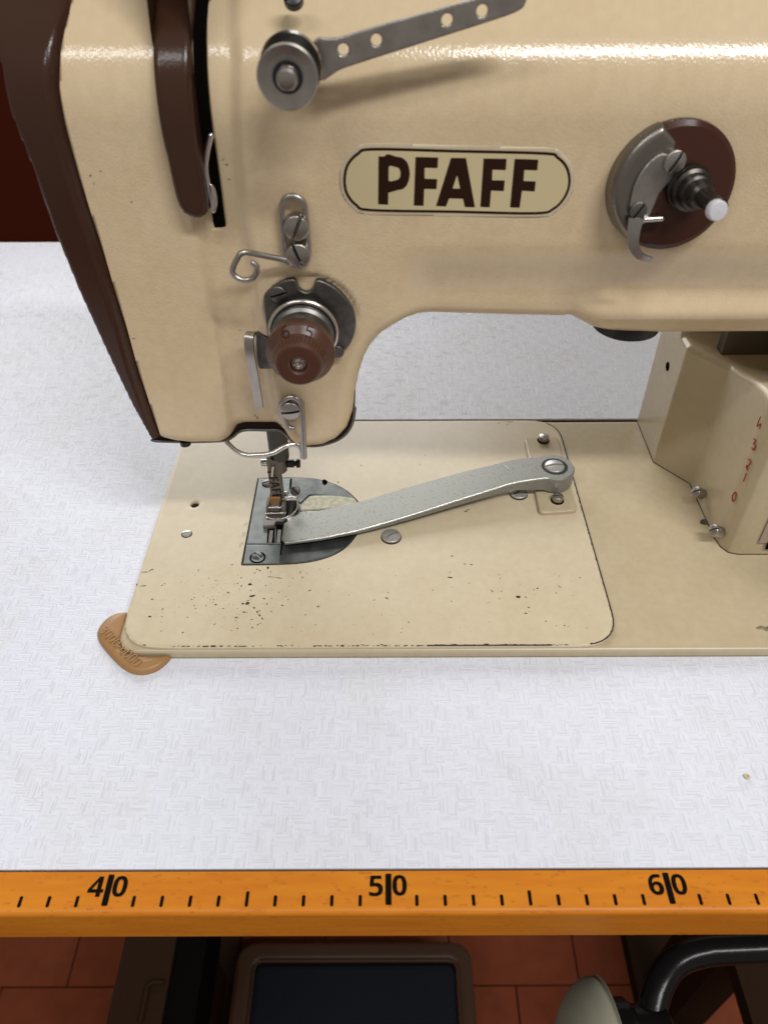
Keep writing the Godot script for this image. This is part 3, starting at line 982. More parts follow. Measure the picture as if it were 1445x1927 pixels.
	part("tension_disc", lathe(PackedVector2Array([Vector2(0.0105, -0.004), Vector2(0.0105, 0.001), Vector2(0.0118, 0.002), Vector2(0.0118, 0.004), Vector2(0.0108, 0.005), Vector2(0.0108, 0.011), Vector2(0.0117, 0.0112), Vector2(0.0117, 0.0122), Vector2(0.009, 0.0124)])), "dull_steel", unit, Transform3D(Basis(), c))
	var dial := part("dial", lathe(PackedVector2Array([Vector2(0.009, 0.0135), Vector2(0.0121, 0.0135), Vector2(0.0126, 0.014), Vector2(0.0126, 0.0165), Vector2(0.0121, 0.0172), Vector2(0.0100, 0.0196), Vector2(0.0097, 0.0203), Vector2(0.0086, 0.0233), Vector2(0.0084, 0.0242), Vector2(0.0080, 0.0248), Vector2(0.0075, 0.0250), Vector2(0.0037, 0.0250), Vector2(0.0031, 0.0245), Vector2(0.0030, 0.0200)]), 48), "brown_plastic", unit, Transform3D(Basis(), c))
	dial.set_meta("label", "brown numbered tension dial")
	part("dial_screw", lathe(PackedVector2Array([Vector2(0.0030, 0.0225), Vector2(0.0026, 0.0235), Vector2(0.0020, 0.0235), Vector2(0.0017, 0.0222), Vector2(0.0001, 0.0222)]), 24), "chrome", unit, Transform3D(Basis(), c))
	screw(unit, c + Vector3(0, 0, 0.0221), ZZ, 0.0018, deg_to_rad(50), "chrome", "adjusting_screw")
	part("index_tab", box_mesh(c + Vector3(-0.0012, 0.0108, 0.0102), c + Vector3(0.0018, 0.0121, 0.0112)), "chrome", unit)
	for d in [["6", -0.42], ["5", 0.38]]:
		var a: float = d[1]
		var out := Vector3(sin(a), cos(a), 0)
		var nn := (out * 0.75 + ZZ * 0.62).normalized()
		var up := (nn.cross(out.cross(ZZ)) * -1.0).normalized()
		if up.y < 0:
			up = -up
		var b := Basis(up.cross(nn), up, nn)
		part("dial_number", text_mesh(d[0], 0.0035, false, 0.0003), "brown_enamel", unit, Transform3D(b, c + out * 0.01105 + Vector3(0, 0, 0.0187)))
	for k in 40:
		var a := TAU * k / 40.0
		var u := Vector3(cos(a), sin(a), 0)
		if k > 20:
			continue
		part("dial_notch", tube(PackedVector3Array([c + u * 0.0096 + ZZ * 0.0207, c + u * 0.0087 + ZZ * 0.0231]), 0.0001, 5, null, false), "brown_enamel", unit)
	# --- lever of the thread take-up spring, left of the tension unit
	var tongue := plate(rounded(PackedVector2Array([Vector2(-0.04943, 0.13435), Vector2(-0.04886, 0.13573), Vector2(-0.04643, 0.13342), Vector2(-0.04186, 0.13154), Vector2(-0.04131, 0.11953), Vector2(-0.04736, 0.11881), Vector2(-0.0507, 0.11957)]), 1), 0.0018, 0.0003, 0.0004)
	var tl := part("thread_lever", tongue, "dull_steel", m, front_at(-0.2668))
	part("lever_arm", strip(PackedVector3Array([Vector3(-0.04992, 0.13566, -0.2665), Vector3(-0.05054, 0.13717, -0.263), Vector3(-0.05108, 0.13559, -0.261), Vector3(-0.05127, 0.13012, -0.2605), Vector3(-0.05121, 0.12117, -0.2615), Vector3(-0.05109, 0.10895, -0.263), Vector3(-0.05125, 0.1028, -0.264)]), Vector3(1, 0.05, 0.2), 0.0036, 0.0011), "steel", tl)
	# --- lower thread guide
	var lg := part("lower_guide", tube(PackedVector3Array([Vector3(-0.03872, 0.08997, -0.2667), Vector3(-0.03966, 0.08982, -0.2669), Vector3(-0.04115, 0.09128, -0.2672), Vector3(-0.04238, 0.09514, -0.2672), Vector3(-0.04283, 0.10002, -0.2672), Vector3(-0.04162, 0.10347, -0.2672), Vector3(-0.03882, 0.1053, -0.2672), Vector3(-0.03597, 0.10496, -0.2669), Vector3(-0.03438, 0.10246, -0.2667), Vector3(-0.03399, 0.0978, -0.2657), Vector3(-0.03389, 0.09103, -0.2637), Vector3(-0.03419, 0.0823, -0.2622), Vector3(-0.03421, 0.07835, -0.2617)]), 0.00125, 10), "steel", m)
	screw(lg, Vector3(-0.03882, 0.09941, -0.2665), ZZ, 0.0043, deg_to_rad(8))
	# --- dial plate with check spring on the right
	var e0 := Vector3(0.0977, 0.18994, -0.27)
	var e1 := Vector3(0.10034, 0.19339, -0.237)
	var ex := (e1 - e0).normalized()
	var el := e0.distance_to(e1)
	var f := along(ex, e0)
	var dp := part("check_spring_unit", lathe(PackedVector2Array([Vector2(0.0206, -0.006), Vector2(0.0210, 0.0035), Vector2(0.0207, 0.0047), Vector2(0.0190, 0.0056), Vector2(0.010, 0.0066), Vector2(0.0001, 0.0068)]), 56), "brown_enamel", m, f)
	dp.set_meta("label", "round brown unit with a steel spring and white-tipped stem")
	# steel crescent over the left half, in the axes of the unit
	var cres := PackedVector2Array()
	for k in 19:
		cres.append(Vector2.from_angle(deg_to_rad(lerpf(112, 232, k / 18.0))) * 0.0214)
	cres.append_array(PackedVector2Array([Vector2(-0.0105, -0.0105), Vector2(-0.0080, -0.004), Vector2(-0.0050, 0.004), Vector2(-0.0012, 0.0100), Vector2(-0.002, 0.015)]))
	part("spring_plate", plate(cres, 0.0105, 0.0030, 0.0005), "gunmetal", dp, f.translated_local(Vector3(0, 0, 0.0066)))
	var inner := PackedVector2Array([Vector2(-0.0075, 0.0115), Vector2(-0.0125, 0.0075), Vector2(-0.0152, 0.001), Vector2(-0.0150, -0.0065), Vector2(-0.0115, -0.0105), Vector2(-0.0085, -0.0098), Vector2(-0.0060, -0.001), Vector2(-0.0015, 0.0045), Vector2(-0.003, 0.0085)])
	part("clip_plate", plate(spline(inner, 3), 0.0014, 0.0003, 0.0004), "steel", dp, f.translated_local(Vector3(0, 0, 0.0079)))
	screw(dp, f * Vector3(-0.0032, 0.0090, 0.0082), ex, 0.0036, deg_to_rad(60))
	screw(dp, f * Vector3(-0.0125, -0.0062, 0.0080), ex, 0.0029, deg_to_rad(55), "dull_steel")
	part("stop_pin", tube(PackedVector3Array([f * Vector3(-0.0098, -0.0092, 0.0085), f * Vector3(-0.0042, -0.0088, 0.0092)]), 0.0009, 10, null, false), "chrome", dp)
	part("check_spring", strip(PackedVector3Array([f * Vector3(-0.0130, -0.0085, 0.0090), f * Vector3(-0.0132, -0.0125, 0.0093), f * Vector3(-0.0122, -0.0175, 0.0090), f * Vector3(-0.0090, -0.0215, 0.0085), f * Vector3(-0.0045, -0.0232, 0.008)]), f.basis * Vector3(1, 0.35, 0.1), 0.0052, 0.0006, 0.35), "steel", dp)
	part("hub", lathe(PackedVector2Array([Vector2(0.0074, 0.006), Vector2(0.0074, 0.0085), Vector2(0.0068, 0.0095), Vector2(0.0068, 0.0115), Vector2(0.0058, 0.0122), Vector2(0.0054, 0.0150), Vector2(0.0046, 0.0156), Vector2(0.0040, 0.0190), Vector2(0.0034, 0.0196), Vector2(0.0030, 0.0200), Vector2(0.0026, el - 0.003), Vector2(0.0026, el - 0.001)])), "hub_steel", dp, f.translated_local(Vector3(0.0035, 0.0005, 0)))
	part("stem_tip", lathe(PackedVector2Array([Vector2(0.0027, el - 0.0012), Vector2(0.0031, el - 0.0009), Vector2(0.0031, el + 0.001), Vector2(0.0027, el + 0.0016), Vector2(0.0001, el + 0.0018)]), 20), "white_tip", dp, f.translated_local(Vector3(0.0020, 0.0002, 0)))


func build_needle_area(m: Node3D) -> void:
	# dark underside of the head with its thin steel rim
	var rim := PackedVector2Array([Vector2(-0.10371, 0.07633), Vector2(-0.1005, 0.07572), Vector2(-0.08628, 0.07536), Vector2(-0.0719, 0.0759), Vector2(-0.06785, 0.07766), Vector2(-0.06439, 0.08058), Vector2(-0.06118, 0.08173), Vector2(-0.05224, 0.08169), Vector2(-0.0466, 0.08167), Vector2(-0.04395, 0.07961), Vector2(-0.04144, 0.07576), Vector2(-0.03877, 0.07336), Vector2(-0.03283, 0.07273), Vector2(-0.02632, 0.07361), Vector2(-0.01875, 0.07744), Vector2(-0.01403, 0.08442), Vector2(-0.01237, 0.09344)])
	var body := PackedVector2Array()
	body.append_array(rim)
	body.append_array(PackedVector2Array([Vector2(-0.0151, 0.1011), Vector2(-0.03034, 0.09296), Vector2(-0.04184, 0.09301), Vector2(-0.04671, 0.09024), Vector2(-0.0629, 0.09031), Vector2(-0.07024, 0.08752), Vector2(-0.09581, 0.08762), Vector2(-0.10257, 0.07957)]))
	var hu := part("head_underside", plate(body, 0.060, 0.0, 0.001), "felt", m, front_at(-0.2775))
	var path := PackedVector3Array()
	for p in rim:
		path.append(Vector3(p.x, p.y, -0.2768))
	part("steel_rim", tube(path, 0.0007, 8), "dull_steel", hu)
	part("rim_nut", lathe(PackedVector2Array([Vector2(0.0001, -0.001), Vector2(0.0024, -0.001), Vector2(0.0024, 0.0012), Vector2(0.0001, 0.0014)]), 16), "black_steel", hu, along(-Y, Vector3(-0.08873, 0.07576, -0.276)))
	# finger guard of bent wire
	part("finger_guard", tube(PackedVector3Array([Vector3(-0.06921, 0.07752, -0.273), Vector3(-0.0674, 0.07822, -0.27), Vector3(-0.06489, 0.07815, -0.267), Vector3(-0.06215, 0.07785, -0.265), Vector3(-0.05915, 0.07757, -0.264), Vector3(-0.05488, 0.07805, -0.2635), Vector3(-0.05069, 0.07845, -0.2635), Vector3(-0.04736, 0.07909, -0.264), Vector3(-0.04488, 0.08013, -0.265), Vector3(-0.04241, 0.08102, -0.266), Vector3(-0.04021, 0.08108, -0.267), Vector3(-0.03821, 0.08069, -0.2675), Vector3(-0.03681, 0.07984, -0.2675), Vector3(-0.03612, 0.07855, -0.267), Vector3(-0.03583, 0.07629, -0.2665), Vector3(-0.03574, 0.07482, -0.266)]), 0.00115, 10), "chrome", m)
	# bars
	var top := Vector3(-0.05043, 0.06897, -0.298)
	var low := Vector3(-0.05077, 0.04907, -0.298)
	part("presser_bar", lathe(PackedVector2Array([Vector2(0.0001, 0.0005), Vector2(0.0043, 0.0005), Vector2(0.0045, 0.002), Vector2(0.0045, 0.011), Vector2(0.0048, 0.0115), Vector2(0.0048, top.y - low.y + 0.03)])), "worn_bar", m, Transform3D(Basis(X, deg_to_rad(-90)), low))
	var nb := part("needle_bar", lathe(PackedVector2Array([Vector2(0.0001, 0), Vector2(0.0026, 0), Vector2(0.0034, 0.001), Vector2(0.0034, 0.045)])), "worn_bar", m, Transform3D(Basis(X, deg_to_rad(-90)), Vector3(Vector2(-0.05229, 0.06384).x, 0.0535, -0.2965)))
	part("needle_holder", lathe(PackedVector2Array([Vector2(0.0001, 0), Vector2(0.0012, 0.0006), Vector2(0.0017, 0.002), Vector2(0.0017, 0.034)]), 20), "foot_steel", nb, Transform3D(Basis(X, deg_to_rad(-90)), Vector3(Vector2(-0.05244, 0.03425).x, 0.0195, -0.2965)))
	# presser foot
	var z := -0.294
	var shank := PackedVector2Array([Vector2(-0.057, 0.0522), Vector2(-0.05487, 0.05187), Vector2(-0.05422, 0.05073), Vector2(-0.05455, 0.04746), Vector2(-0.05362, 0.0438), Vector2(-0.05194, 0.04246), Vector2(-0.05122, 0.03908), Vector2(-0.05133, 0.03082), Vector2(-0.05285, 0.02731), Vector2(-0.05288, 0.02411), Vector2(-0.05836, 0.02414), Vector2(-0.05803, 0.02734), Vector2(-0.05741, 0.02945), Vector2(-0.05726, 0.04114)])
	var foot := part("presser_foot", plate(shank, 0.0035, 0.0004, 0.0004), "foot_steel", m, front_at(z))
	part("foot_clamp", lathe(PackedVector2Array([Vector2(0.0001, 0.0), Vector2(0.0040, 0.0), Vector2(0.0045, 0.0004), Vector2(0.0045, 0.0088), Vector2(0.0041, 0.0093), Vector2(0.003, 0.0093)])), "foot_steel", foot, Transform3D(Basis(X, deg_to_rad(-90)), Vector3(Vector2(-0.05241, 0.04066).x, Vector2(-0.05212, 0.04164).y, -0.298)))
	part("pinch_edge", tube(PackedVector3Array([Vector3(-0.05383, 0.04801, -0.2925), Vector3(-0.05451, 0.04504, -0.2925), Vector3(-0.05494, 0.04204, -0.2925)]), 0.0006, 8), "chrome", foot)
	part("clamp_screw", lathe(PackedVector2Array([Vector2(0.0001, -0.003), Vector2(0.0020, -0.003), Vector2(0.0021, 0.0028), Vector2(0.0014, 0.0029), Vector2(0.0013, 0.0038), Vector2(0.0021, 0.0039), Vector2(0.0023, 0.0044), Vector2(0.0021, 0.0058), Vector2(0.0001, 0.006)]), 20), "black_steel", foot, along(X, Vector3(-0.0471, 0.04569, -0.298)))
	part("clamp_nut", lathe(PackedVector2Array([Vector2(0.0001, -0.0015), Vector2(0.0017, -0.0014), Vector2(0.0018, 0.0016), Vector2(0.0001, 0.0018)]), 14), "chrome", foot, along(X, Vector3(-0.05871, 0.04784, -0.296)))
	part("brass_base", plate(PackedVector2Array([Vector2(-0.05803, 0.0276), Vector2(-0.05251, 0.02757), Vector2(-0.05281, 0.02438), Vector2(-0.05326, 0.02241), Vector2(-0.05835, 0.02243), Vector2(-0.05836, 0.02441)]), 0.004, 0.0005, 0.0004), "rust_brass", foot, front_at(-0.2930))
	part("foot_lettering", text_mesh("PFAFF", 0.0033, true, 0.0002), "black_steel", foot, Transform3D(Basis(ZZ, deg_to_rad(-85)), Vector3(-0.05449, 0.03543, -0.2939)))
	for q in [Vector3(-0.05578, 0.02838, -0.2938), Vector3(-0.05372, 0.02855, -0.2938)]:
		part("foot_hole", lathe(PackedVector2Array([Vector2(0.0005, 0.0002), Vector2(0.0001, 0.0002)]), 12), "dark_gap", foot, Transform3D(Basis(), q))
	part("hinge_pin", tube(PackedVector3Array([Vector3(-0.05972, 0.02181, -0.292), Vector3(-0.0509, 0.02177, -0.292)]), 0.0008, 10, null, false), "chrome", foot)
	part("hinge_block", plate(PackedVector2Array([Vector2(-0.0588, 0.02109), Vector2(-0.05297, 0.02106), Vector2(-0.05319, 0.0187), Vector2(-0.05905, 0.01873)]), 0.006, 0.0006, 0.0004), "foot_steel", foot, front_at(-0.2918))
	part("sole_yoke", plate(corners(PackedVector2Array([Vector2(-0.05988, 0.02352), Vector2(-0.05835, 0.02494), Vector2(-0.05902, 0.01846), Vector2(-0.05263, 0.01843), Vector2(-0.0521, 0.0242), Vector2(-0.0503, 0.02347), Vector2(-0.05104, 0.01365), Vector2(-0.06038, 0.01369), Vector2(-0.06078, 0.01628)]), 0.0006, 2), 0.007, 0.0005, 0.0004), "foot_steel", foot, front_at(-0.2908))
	part("sole_bar", tube(PackedVector3Array([Vector3(-0.05984, 0.02028, -0.2892), Vector3(-0.05022, 0.02045, -0.2892)]), 0.0005, 8, null, false), "chrome", foot)
	part("guard_wire", tube(PackedVector3Array([Vector3(-0.06011, 0.01985, -0.2888), Vector3(-0.05975, 0.01886, -0.2883), Vector3(-0.05844, 0.01815, -0.2878), Vector3(-0.05603, 0.01794, -0.2875), Vector3(-0.05309, 0.01793, -0.2875), Vector3(-0.05069, 0.01819, -0.2878), Vector3(-0.04854, 0.01899, -0.2883), Vector3(-0.04633, 0.02033, -0.2888), Vector3(-0.0447, 0.02175, -0.2898), Vector3(-0.04386, 0.02336, -0.2908), Vector3(-0.04368, 0.02602, -0.2918), Vector3(-0.04416, 0.02788, -0.2923), Vector3(-0.04596, 0.02849, -0.2923), Vector3(-0.04864, 0.02808, -0.2923), Vector3(-0.05082, 0.02739, -0.2923)]), 0.00045, 8), "chrome", foot)
	part("toe", plate(corners(PackedVector2Array([Vector2(-0.06268, 0.29993), Vector2(-0.05213, 0.29988), Vector2(-0.0518, 0.29622), Vector2(-0.0533, 0.29462), Vector2(-0.0566, 0.29464), Vector2(-0.05702, 0.29204), Vector2(-0.06309, 0.29128), Vector2(-0.06292, 0.29467)]), 0.0006, 2), 0.0022, 0.0004, 0.0004), "foot_steel", foot, flat_at(0.0092))
	# guide finger to the right of the foot
	var gf := part("guide_finger", plate(corners(PackedVector2Array([Vector2(-0.05068, 0.3086), Vector2(-0.04899, 0.30859), Vector2(-0.04839, 0.3015), Vector2(-0.04679, 0.29903), Vector2(-0.0458, 0.297), Vector2(-0.04547, 0.29298), Vector2(-0.04986, 0.293), Vector2(-0.05132, 0.29702), Vector2(-0.05043, 0.29946)]), 0.0006, 2), 0.0016, 0.0003, 0.0004), "steel", m, flat_at(0.0100))
	part("finger_block", box_mesh(Vector3(-0.05408, 0.0068, -0.30421) - Vector3(0, 0, 0.006), Vector3(-0.04595, 0.0068, -0.30417) + Vector3(0, 0.0085, -0.0006)), "dull_steel", gf)
	screw(gf, Vector3(-0.04638, 0.02078, -0.306), Vector3(0.1, 0.5, 0.8), 0.0026, deg_to_rad(-50), "dull_steel")
	part("finger_pin", tube(PackedVector3Array([Vector3(-0.05305, 0.02142, -0.303), Vector3(-0.05073, 0.02141, -0.303)]), 0.0014, 10, null, false), "steel", gf)


func build_bed(m: Node3D) -> void:
	# bed and cloth plate
	var bp := corners(PackedVector2Array([Vector2(-0.1218, 0.2143), Vector2(0.42, 0.2143), Vector2(0.42, 0.3895), Vector2(-0.1218, 0.3895)]), 0.012, 7)
	var bsd := func(p: Vector2) -> float: return psd(bp, p)
	var bhf := func(_p: Vector2, d: float) -> float: return -bevel(d, 0.0018)
	var bed := part("bed", field(bsd, bhf, Vector2(-0.125, 0.209), Vector2(0.424, 0.392), 0.0015, -0.0115), "bed_paint", m, flat_at(0.005))
	var cp := corners(PackedVector2Array([Vector2(-0.12082, 0.36015), Vector2(-0.22618, 0.36075), Vector2(-0.173, 0.21528), Vector2(-0.11817, 0.21504)]), 0.0)
	cp = PackedVector2Array()
	var base := PackedVector2Array([Vector2(-0.1206, 0.2152), Vector2(0.107, 0.2152), Vector2(0.107, 0.3887), Vector2(-0.1206, 0.3887)])
	cp = corners(base, 0.0195, 9)
	var hole := disc_poly(Vector2(-0.10243, 0.31161), 0.0022, 16)
	var cloth := part("cloth_plate", plate(cp, 0.0014, 0.0005, 0.0011, [hole]), "plate_paint", m, flat_at(0.0065))
	part("hole_bottom", plate(disc_poly(Vector2(-0.10243, 0.31161), 0.0026, 16), 0.0002, 0.0, 0.0005), "felt", cloth, flat_at(0.00515))
	# worn dark seam round the cloth plate
	var seam := Mesher.new()
	var rng := RandomNumberGenerator.new()
	rng.seed = 17
	var line: PackedVector2Array = Geometry2D.offset_polygon(corners(base, 0.0195, 9), -0.0002)[0]
	var wob := FastNoiseLite.new()
	wob.frequency = 95.0
	wob.seed = 2
	var n := line.size()
	for i in n:
		var a := line[i]
		var b := line[(i + 1) % n]
		var l := a.distance_to(b)
		var steps := maxi(1, int(l / 0.0012))
		var o := (b - a).normalized().orthogonal()
		for k in steps:
			var p := a.lerp(b, float(k) / steps)
			var q := a.lerp(b, float(k + 1) / steps)
			var h := wob.get_noise_2d(p.x * 3.0, p.y * 3.0)
			var right := p.x > 0.092 or (p.y < 0.2185 and p.x > 0.018 and p.x < 0.075)
			if p.y > 0.385 or h < (-0.85 if right else 0.36 if p.x > -0.105 else 0.45):
				continue
			var w := -(0.0007 if right else 0.0002) - 0.0006 * maxf(h, 0.0)
			seam.quad(Vector3(p.x, p.y, 0), Vector3(q.x, q.y, 0), Vector3(q.x + o.x * w, q.y + o.y * w, 0), Vector3(p.x + o.x * w, p.y + o.y * w, 0), ZZ)
	var sm := part("worn_seam", seam.done(), "wear", cloth, flat_at(0.00653))
	sm.set_meta("kind", "stuff")
	# chips and scratches in the paint
	var spots := []
	for s in [[470,1099,3.4,2.4,0.2], [474,1121,4.4,2.2,0.3], [465,1135,3.6,3.0,0.5], [457,1135,2,2,0], [459,1151,2.2,1.4,0], [444,1161,2,1.4,.3], [478,1143,2.2,1.2,-1], [484,1151,2,1.2,-1], [488,1157,3.2,1.1,-0.9], [493,1163,3,1,-0.9], [282,1159,2.6,1.5,0], [598,1141,2.0,1.3,.2],
			[454,1102,1.6,1.2,0], [447,1097,1.2,1,0], [484,1071,1.8,1.2,0], [489,1073,1.6,1.4,0], [504,1068,2,3,0.2], [510,1085,7,0.6,-0.1], [525,1087,5,0.6,-0.2], [429,1114,2.6,0.8,-0.5], [500,1101,1.2,1,0], [850,1047,2.4,1.1,0], [874,1062,2,1.1,0], [886,1063,2.6,1.1,0], [846,1087,4.4,1.2,-.15], [974,1124,3.6,2.4,0.1], [988,1155,2.6,1.1,-.1], [994,1144,2,.9,-.3],
			[925,1113,3,.8,-1.1], [1010,1108,1.8,1.4,0], [728,1126,3,0.8,-.8], [1026,1170,1.4,1,0], [768,1171,1.6,1,0], [730,1115,1.4,.7,0], [1052,1105,3,.6,-.7], [880,960,4.6,1,0.5], [876,963,3,1.2,0], [272,1075,7,.8,.1], [285,1071,5,.9,.6], [270,1101,4.5,.9,.1], [286,1126,1.8,1.3,0], [310,1097,1.4,1,0], [305,1100,1.2,1,0],
			[938,797,2.5,1,.3], [960,795,6,.8,.2], [955,800,3,1,.4], [637,907,2.2,1.6,0], [790,875,4,.5,-1], [800,857,2.5,.6,1.2], [680,876,1.6,1.4,0], [441,1098,1,.8,0], [437,1062,1.6,1,0], [565,1076,3,.6,1.5]]:
		spots.append(spot(s))
	for k in 260:
		var near := rng.randf() < 0.55
		var px := rng.randfn(430.0, 75.0) if near else rng.randf_range(300.0, 1110.0)
		var py := rng.randfn(1120.0, 38.0) if near else rng.randf_range(1060.0, 1195.0)
		if py > 1200.0 or py < 1070.0 or px < 265.0:
			continue
		var sz := 0.35 + 0.9 * pow(rng.randf(), 2.5)
		spots.append(spot([px, py, sz * rng.randf_range(1.0, 2.2), sz * 0.8, rng.randf_range(-1.2, 1.2)]))
	for k in 120:
		var u := rng.randf_range(-0.095, 0.085)
		var sz := rng.randf_range(0.00012, 0.00035)
		spots.append([u, 0.2156 + rng.randf() * rng.randf() * 0.0009, sz * rng.randf_range(1.0, 4.5), sz, rng.randf_range(-0.15, 0.15)])
	var chips := part("paint_chips", marks(spots, rng), "wear", cloth, flat_at(0.00656))
	chips.set_meta("kind", "stuff")
	# screws of the cloth plate
	screw(cloth, Vector3(-0.10265, 0.006, -0.28903), Y, 0.0026, deg_to_rad(18), "bright_screw")
	for q in [[Vector3(-0.10246, 0.00652, -0.28849), 0.0029], [Vector3(0.00367, 0.00652, -0.28559), 0.0054], [Vector3(0.07377, 0.00652, -0.3191), 0.0051]]:
		part("screw_seat", lathe(PackedVector2Array([Vector2(q[1], 0), Vector2(q[1] - 0.001, 0.00005)]), 32), "wear", cloth, Transform3D(Basis(X, deg_to_rad(-90)), q[0]))
	var smear := []
	for q in [[463, 986, 0.0022, 0.0010, 1.35], [459, 1004, 0.0024, 0.0012, 1.4], [454, 1024, 0.0025, 0.0010, 1.4]]:
		var sp := plate_point(q[0], q[1])
		smear.append([sp.x, sp.y, q[2], q[3], q[4]])
	part("oil_smear", marks(smear, rng), "smear", cloth, flat_at(0.00653)).set_meta("kind", "stuff")
	screw(cloth, Vector3(0.00368, 0.0058, -0.28633), Y, 0.0051, deg_to_rad(38), "bright_screw")
	screw(cloth, Vector3(0.07396, 0.0058, -0.31993), Y, 0.0048, deg_to_rad(38), "bright_screw")
	# needle plate
	var np := PackedVector2Array()
	np.append_array(PackedVector2Array([Vector2(-0.07098, 0.26615), Vector2(-0.07071, 0.33344)]))
	np.append_array(spline(PackedVector2Array([Vector2(-0.07071, 0.33344), Vector2(-0.05459, 0.33382), Vector2(-0.03955, 0.3328), Vector2(-0.02797, 0.32812), Vector2(-0.01975, 0.32129), Vector2(-0.01399, 0.31288), Vector2(-0.01154, 0.30558), Vector2(-0.01193, 0.29601), Vector2(-0.01504, 0.28599), Vector2(-0.02102, 0.27672), Vector2(-0.02962, 0.27074), Vector2(-0.0406, 0.26747), Vector2(-0.05378, 0.26643), Vector2(-0.07098, 0.26615)]), 4, false))
	var gap: PackedVector2Array = Geometry2D.offset_polygon(np, 0.00034)[0]
	var sink := part("needle_plate_seat", plate(gap, 0.0002, 0.0, 0.0006), "dark_gap", cloth, flat_at(0.00659))
	sink.set_meta("label", "dark joint round the needle plate")
	var needle := part("needle_plate", plate(np, 0.0003, 0.0002, 0.0006), "needle_plate_steel", m, flat_at(0.00685))
	part("left_slide", plate(PackedVector2Array([Vector2(-0.07049, 0.33262), Vector2(-0.05251, 0.33253), Vector2(-0.05205, 0.32521), Vector2(-0.05253, 0.28041), Vector2(-0.07024, 0.2805)]), 0.0002, 0.0001, 0.0006), "slide_steel", needle, flat_at(0.00705))
	part("left_strip", plate(PackedVector2Array([Vector2(-0.07043, 0.27992), Vector2(-0.05265, 0.27983), Vector2(-0.05222, 0.26682), Vector2(-0.0705, 0.26637)]), 0.0002, 0.0001, 0.0006), "slide_steel", needle, flat_at(0.00698))
	part("joint", plate(PackedVector2Array([Vector2(-0.05262, 0.33253), Vector2(-0.05157, 0.33252), Vector2(-0.0514, 0.32408), Vector2(-0.05232, 0.32408)]), 0.0002, 0.0, 0.0002), "dark_gap", needle, flat_at(0.0071))
	part("joint", plate(PackedVector2Array([Vector2(-0.05251, 0.28089), Vector2(-0.05183, 0.28089), Vector2(-0.05181, 0.27282), Vector2(-0.05261, 0.27283)]), 0.0002, 0.0, 0.0002), "dark_gap", needle, flat_at(0.00706))
	part("stained_plate", plate(corners(PackedVector2Array([Vector2(-0.04056, 0.31753), Vector2(-0.02749, 0.31747), Vector2(-0.01596, 0.31545), Vector2(-0.01325, 0.30903), Vector2(-0.02981, 0.30659), Vector2(-0.04514, 0.30458), Vector2(-0.04519, 0.30877)]), 0.002, 3), 0.0008, 0.0003, 0.0006), "stained_plate", needle, flat_at(0.0076))
	part("ridge", plate(PackedVector2Array([Vector2(-0.05015, 0.32065), Vector2(-0.03489, 0.32123), Vector2(-0.03038, 0.3177), Vector2(-0.04102, 0.31797), Vector2(-0.0451, 0.31131), Vector2(-0.04944, 0.31563)]), 0.0006, 0.0002, 0.0005), "needle_plate_steel", needle, flat_at(0.0073))
	screw(needle, Vector3(-0.06387, 0.0056, -0.27226), Y, 0.0039, deg_to_rad(-48), "needle_plate_steel")
	for q in [[Vector3(-0.06353, 0.00707, -0.27082), 0.00405], [Vector3(-0.06441, 0.00707, -0.32822), 0.00355]]:
		part("screw_seat", lathe(PackedVector2Array([Vector2(q[1], 0), Vector2(q[1] - 0.0009, 0.00003)]), 32), "dark_gap", needle, Transform3D(Basis(X, deg_to_rad(-90)), q[0]))
	screw(needle, Vector3(-0.06461, 0.0062, -0.32925), Y, 0.0034, deg_to_rad(15), "dull_steel")
	part("pin_hole", plate(rounded(PackedVector2Array([Vector2(-0.03468, 0.33161), Vector2(-0.03292, 0.33206), Vector2(-0.03101, 0.32974), Vector2(-0.03262, 0.32654), Vector2(-0.03418, 0.32792)]), 1), 0.0002, 0.0, 0.0003), "dark_gap", needle, flat_at(0.00692))
	# feed dogs in their slots
	for s in [[PackedVector2Array([Vector2(-0.06075, 0.29326), Vector2(-0.05703, 0.29324), Vector2(-0.05607, 0.28113), Vector2(-0.0601, 0.28115)]), Vector3(-0.05854, 0.0072, -0.29044), Vector3(-0.05831, 0.0072, -0.28112)], [PackedVector2Array([Vector2(-0.05671, 0.29685), Vector2(-0.05256, 0.29683), Vector2(-0.05163, 0.28111), Vector2(-0.05553, 0.28113)]), Vector3(-0.05442, 0.0072, -0.29082), Vector3(-0.05401, 0.0072, -0.2811)]]:
		part("feed_slot", plate(s[0], 0.0002, 0.0, 0.0003), "dark_gap", needle, flat_at(0.0072))
		var dog := Mesher.new()
		var a: Vector3 = s[1]
		var b: Vector3 = s[2]
		for k in 9:
			var p := a.lerp(b, (k + 0.5) / 9.0)
			var hx := 0.0009
			var dz := (b.z - a.z) / 18.0
			var y0 := 0.0072
			var y1 := 0.0079
			dog.quad(Vector3(p.x - hx, y0, p.z - dz), Vector3(p.x + hx, y0, p.z - dz), Vector3(p.x + hx, y1, p.z + dz * 0.4), Vector3(p.x - hx, y1, p.z + dz * 0.4), Vector3(0, 1, -0.5))
			dog.quad(Vector3(p.x - hx, y1, p.z + dz * 0.4), Vector3(p.x + hx, y1, p.z + dz * 0.4), Vector3(p.x + hx, y0, p.z + dz), Vector3(p.x - hx, y0, p.z + dz), Vector3(0, 0.6, 1))
		part("feed_dog", dog.done(), "chrome", needle)
	build_gauge(m)
	build_housing(m)


func spot(s: Array) -> Array:   # a place on the cloth plate from how it lies in the measured grid, sizes in tenths of a millimetre
	var p := plate_point(s[0], s[1])
	var k := 0.00035
	return [p.x, p.y, s[2] * k, s[3] * k, s[4]]


